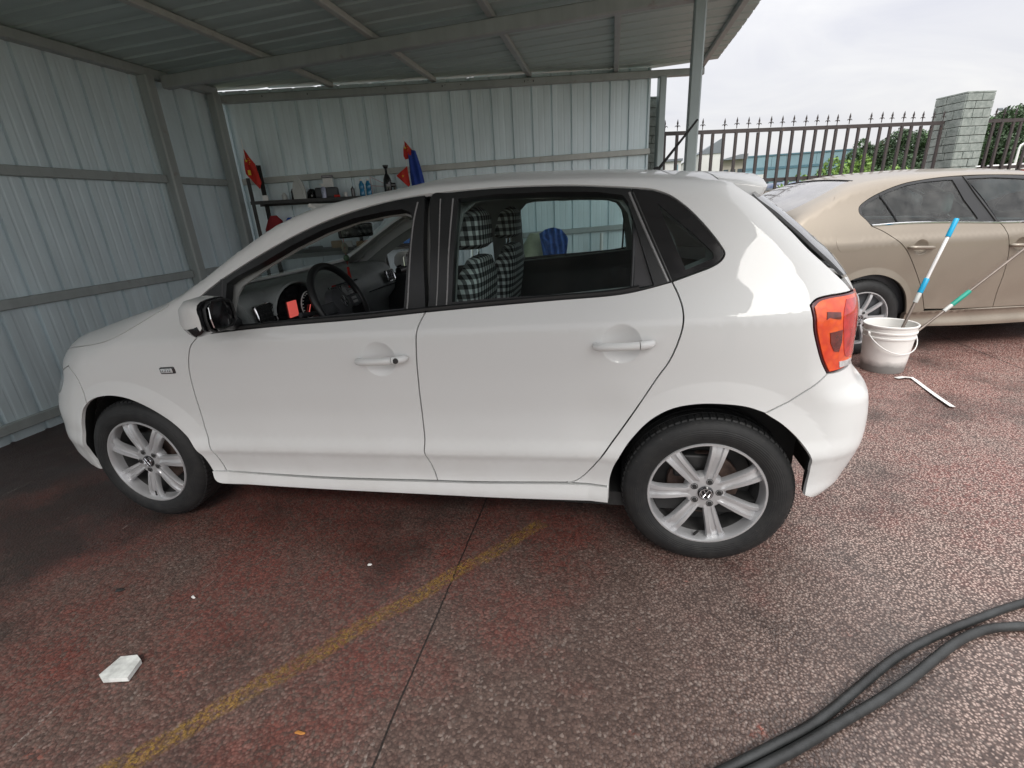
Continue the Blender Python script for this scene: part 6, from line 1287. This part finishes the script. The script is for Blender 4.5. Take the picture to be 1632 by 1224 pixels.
# mop heads under water
# ------------------------------------------------------------ things lying on the ground
def flat(name, pts, z0, z1, mat, label, cat, bev=.0, warp=0):
    c = np.mean(np.array(pts), 0); mb = MB(); mb.prism([(p[0]-c[0], p[1]-c[1]) for p in pts], z0, z1, 'z'); o = mb.build(name, M[mat], None); o.location = (c[0], c[1], 0); return tag(o, label, cat)
M['foam_white'] = simple('scuffed_white_foam', (.62, .64, .62), .7, var=.25, scale=30)
flat('tile_offcut', [(-1.908, -1.577), (-1.884, -1.588), (-1.806, -1.571), (-1.824, -1.509), (-1.852, -1.496), (-1.902, -1.510)], .004, .020, 'foam_white', 'pale hexagonal piece of foam tile lying on the asphalt at lower left', 'tile')
def blob(name, p, L, w, h, ang, mat, label, cat):
    mb = MB(); mb.tube([(-L, 0, h*.6), (-L*.5, w*.3, h), (L*.4, -.2*w, h), (L, 0, h*.7)], [w*.4, w, w*.9, w*.5], 8); mb.V = [(v[0], v[1], max(.0005, v[2]*.7)) for v in mb.V]; o = mb.build(name, M[mat], None); o.location = (p[0], p[1], .001); o.rotation_euler = (0, 0, ang); return tag(o, label, cat)
blob('rubber_scrap', (-2.218, -1.247), .014, .008, .008, .6, 'black_rubber', 'small black rubber scrap on the asphalt left of the white chip', 'scrap')
blob('plastic_chip', (-1.888, -1.236), .010, .005, .005, -.2, 'plastic_white', 'tiny white curved chip on the asphalt below the front wheel', 'chip')
M['drleaf'] = simple('dry_leaf', (.42, .18, .04), .7)
blob('leaf_scrap', (-1.170, -1.628), .015, .005, .003, .1, 'drleaf', 'small orange-brown leaf scrap near the bottom of the picture', 'leaf')
blob('stone_chip', (-1.29, -.98), .008, .006, .005, .5, 'plastic_white', 'tiny pale stone chip under the middle of the hatchback door', 'stone')
# white plastic strip bent at its end
st = [(1.706, 1.375), (1.760, 1.392), (1.808, 1.383), (1.812, 1.340), (1.795, 1.20), (1.770, 1.02), (1.752, .83)]
mb = MB(); V = []; 
for i, p in enumerate(st):
    t = Vector((st[min(i+1, 6)][0]-st[max(i-1, 0)][0], st[min(i+1, 6)][1]-st[max(i-1, 0)][1])).normalized(); n_ = Vector((-t.y, t.x))*(.020 if i < 3 else .016); z_ = .008+.004*math.sin(i*1.3)
    V += [(p[0]+n_.x, p[1]+n_.y, z_), (p[0]-n_.x, p[1]-n_.y, z_+.004), (p[0]-n_.x, p[1]-n_.y, z_+.0025), (p[0]+n_.x, p[1]+n_.y, z_-.0015)]
mb.add(V, [(4*i+j, 4*i+4+j, 4*i+4+(j+1) % 4, 4*i+(j+1) % 4) for i in range(6) for j in range(4)]+[(0, 1, 2, 3), (27, 26, 25, 24)]); o = mb.build('plastic_strip', M['plastic_white'], None); tag(o, 'bent white plastic strip lying on the asphalt in front of the bucket', 'strip')
# pressure hoses
M['hose'] = simple('black_hose', (.024, .026, .026), .45, var=.45, scale=14, bump=.25, bscale=160)
def hose(pts, r, label, z=None):
    P = cr_resample([(p[0], p[1], (z[i] if z else r+.001)) for i, p in enumerate(pts)], .03); mb = MB(); mb.tube([tuple(p) for p in P], r, 14); return tag(mb.build('hose', M['hose'], None), label, 'hose')
hose([(-.36, -1.72), (-.19, -1.62), (-.040, -1.534), (.069, -1.469), (.188, -1.394), (.328, -1.283), (.488, -1.155), (.645, -1.054), (.801, -.969), (.987, -.876), (1.4, -.72), (2.1, -.55)], .0125, 'upper of the two thick black hoses crossing the asphalt at lower right')
hose([(-.33, -1.755), (-.15, -1.630), (.010, -1.536), (.120, -1.470), (.242, -1.391), (.374, -1.306), (.488, -1.226), (.591, -1.146), (.696, -1.068), (.806, -1.008), (.926, -.978), (1.25, -.95), (2.0, -1.02)], .0132, 'lower of the two thick black hoses, curving flat at the right edge')
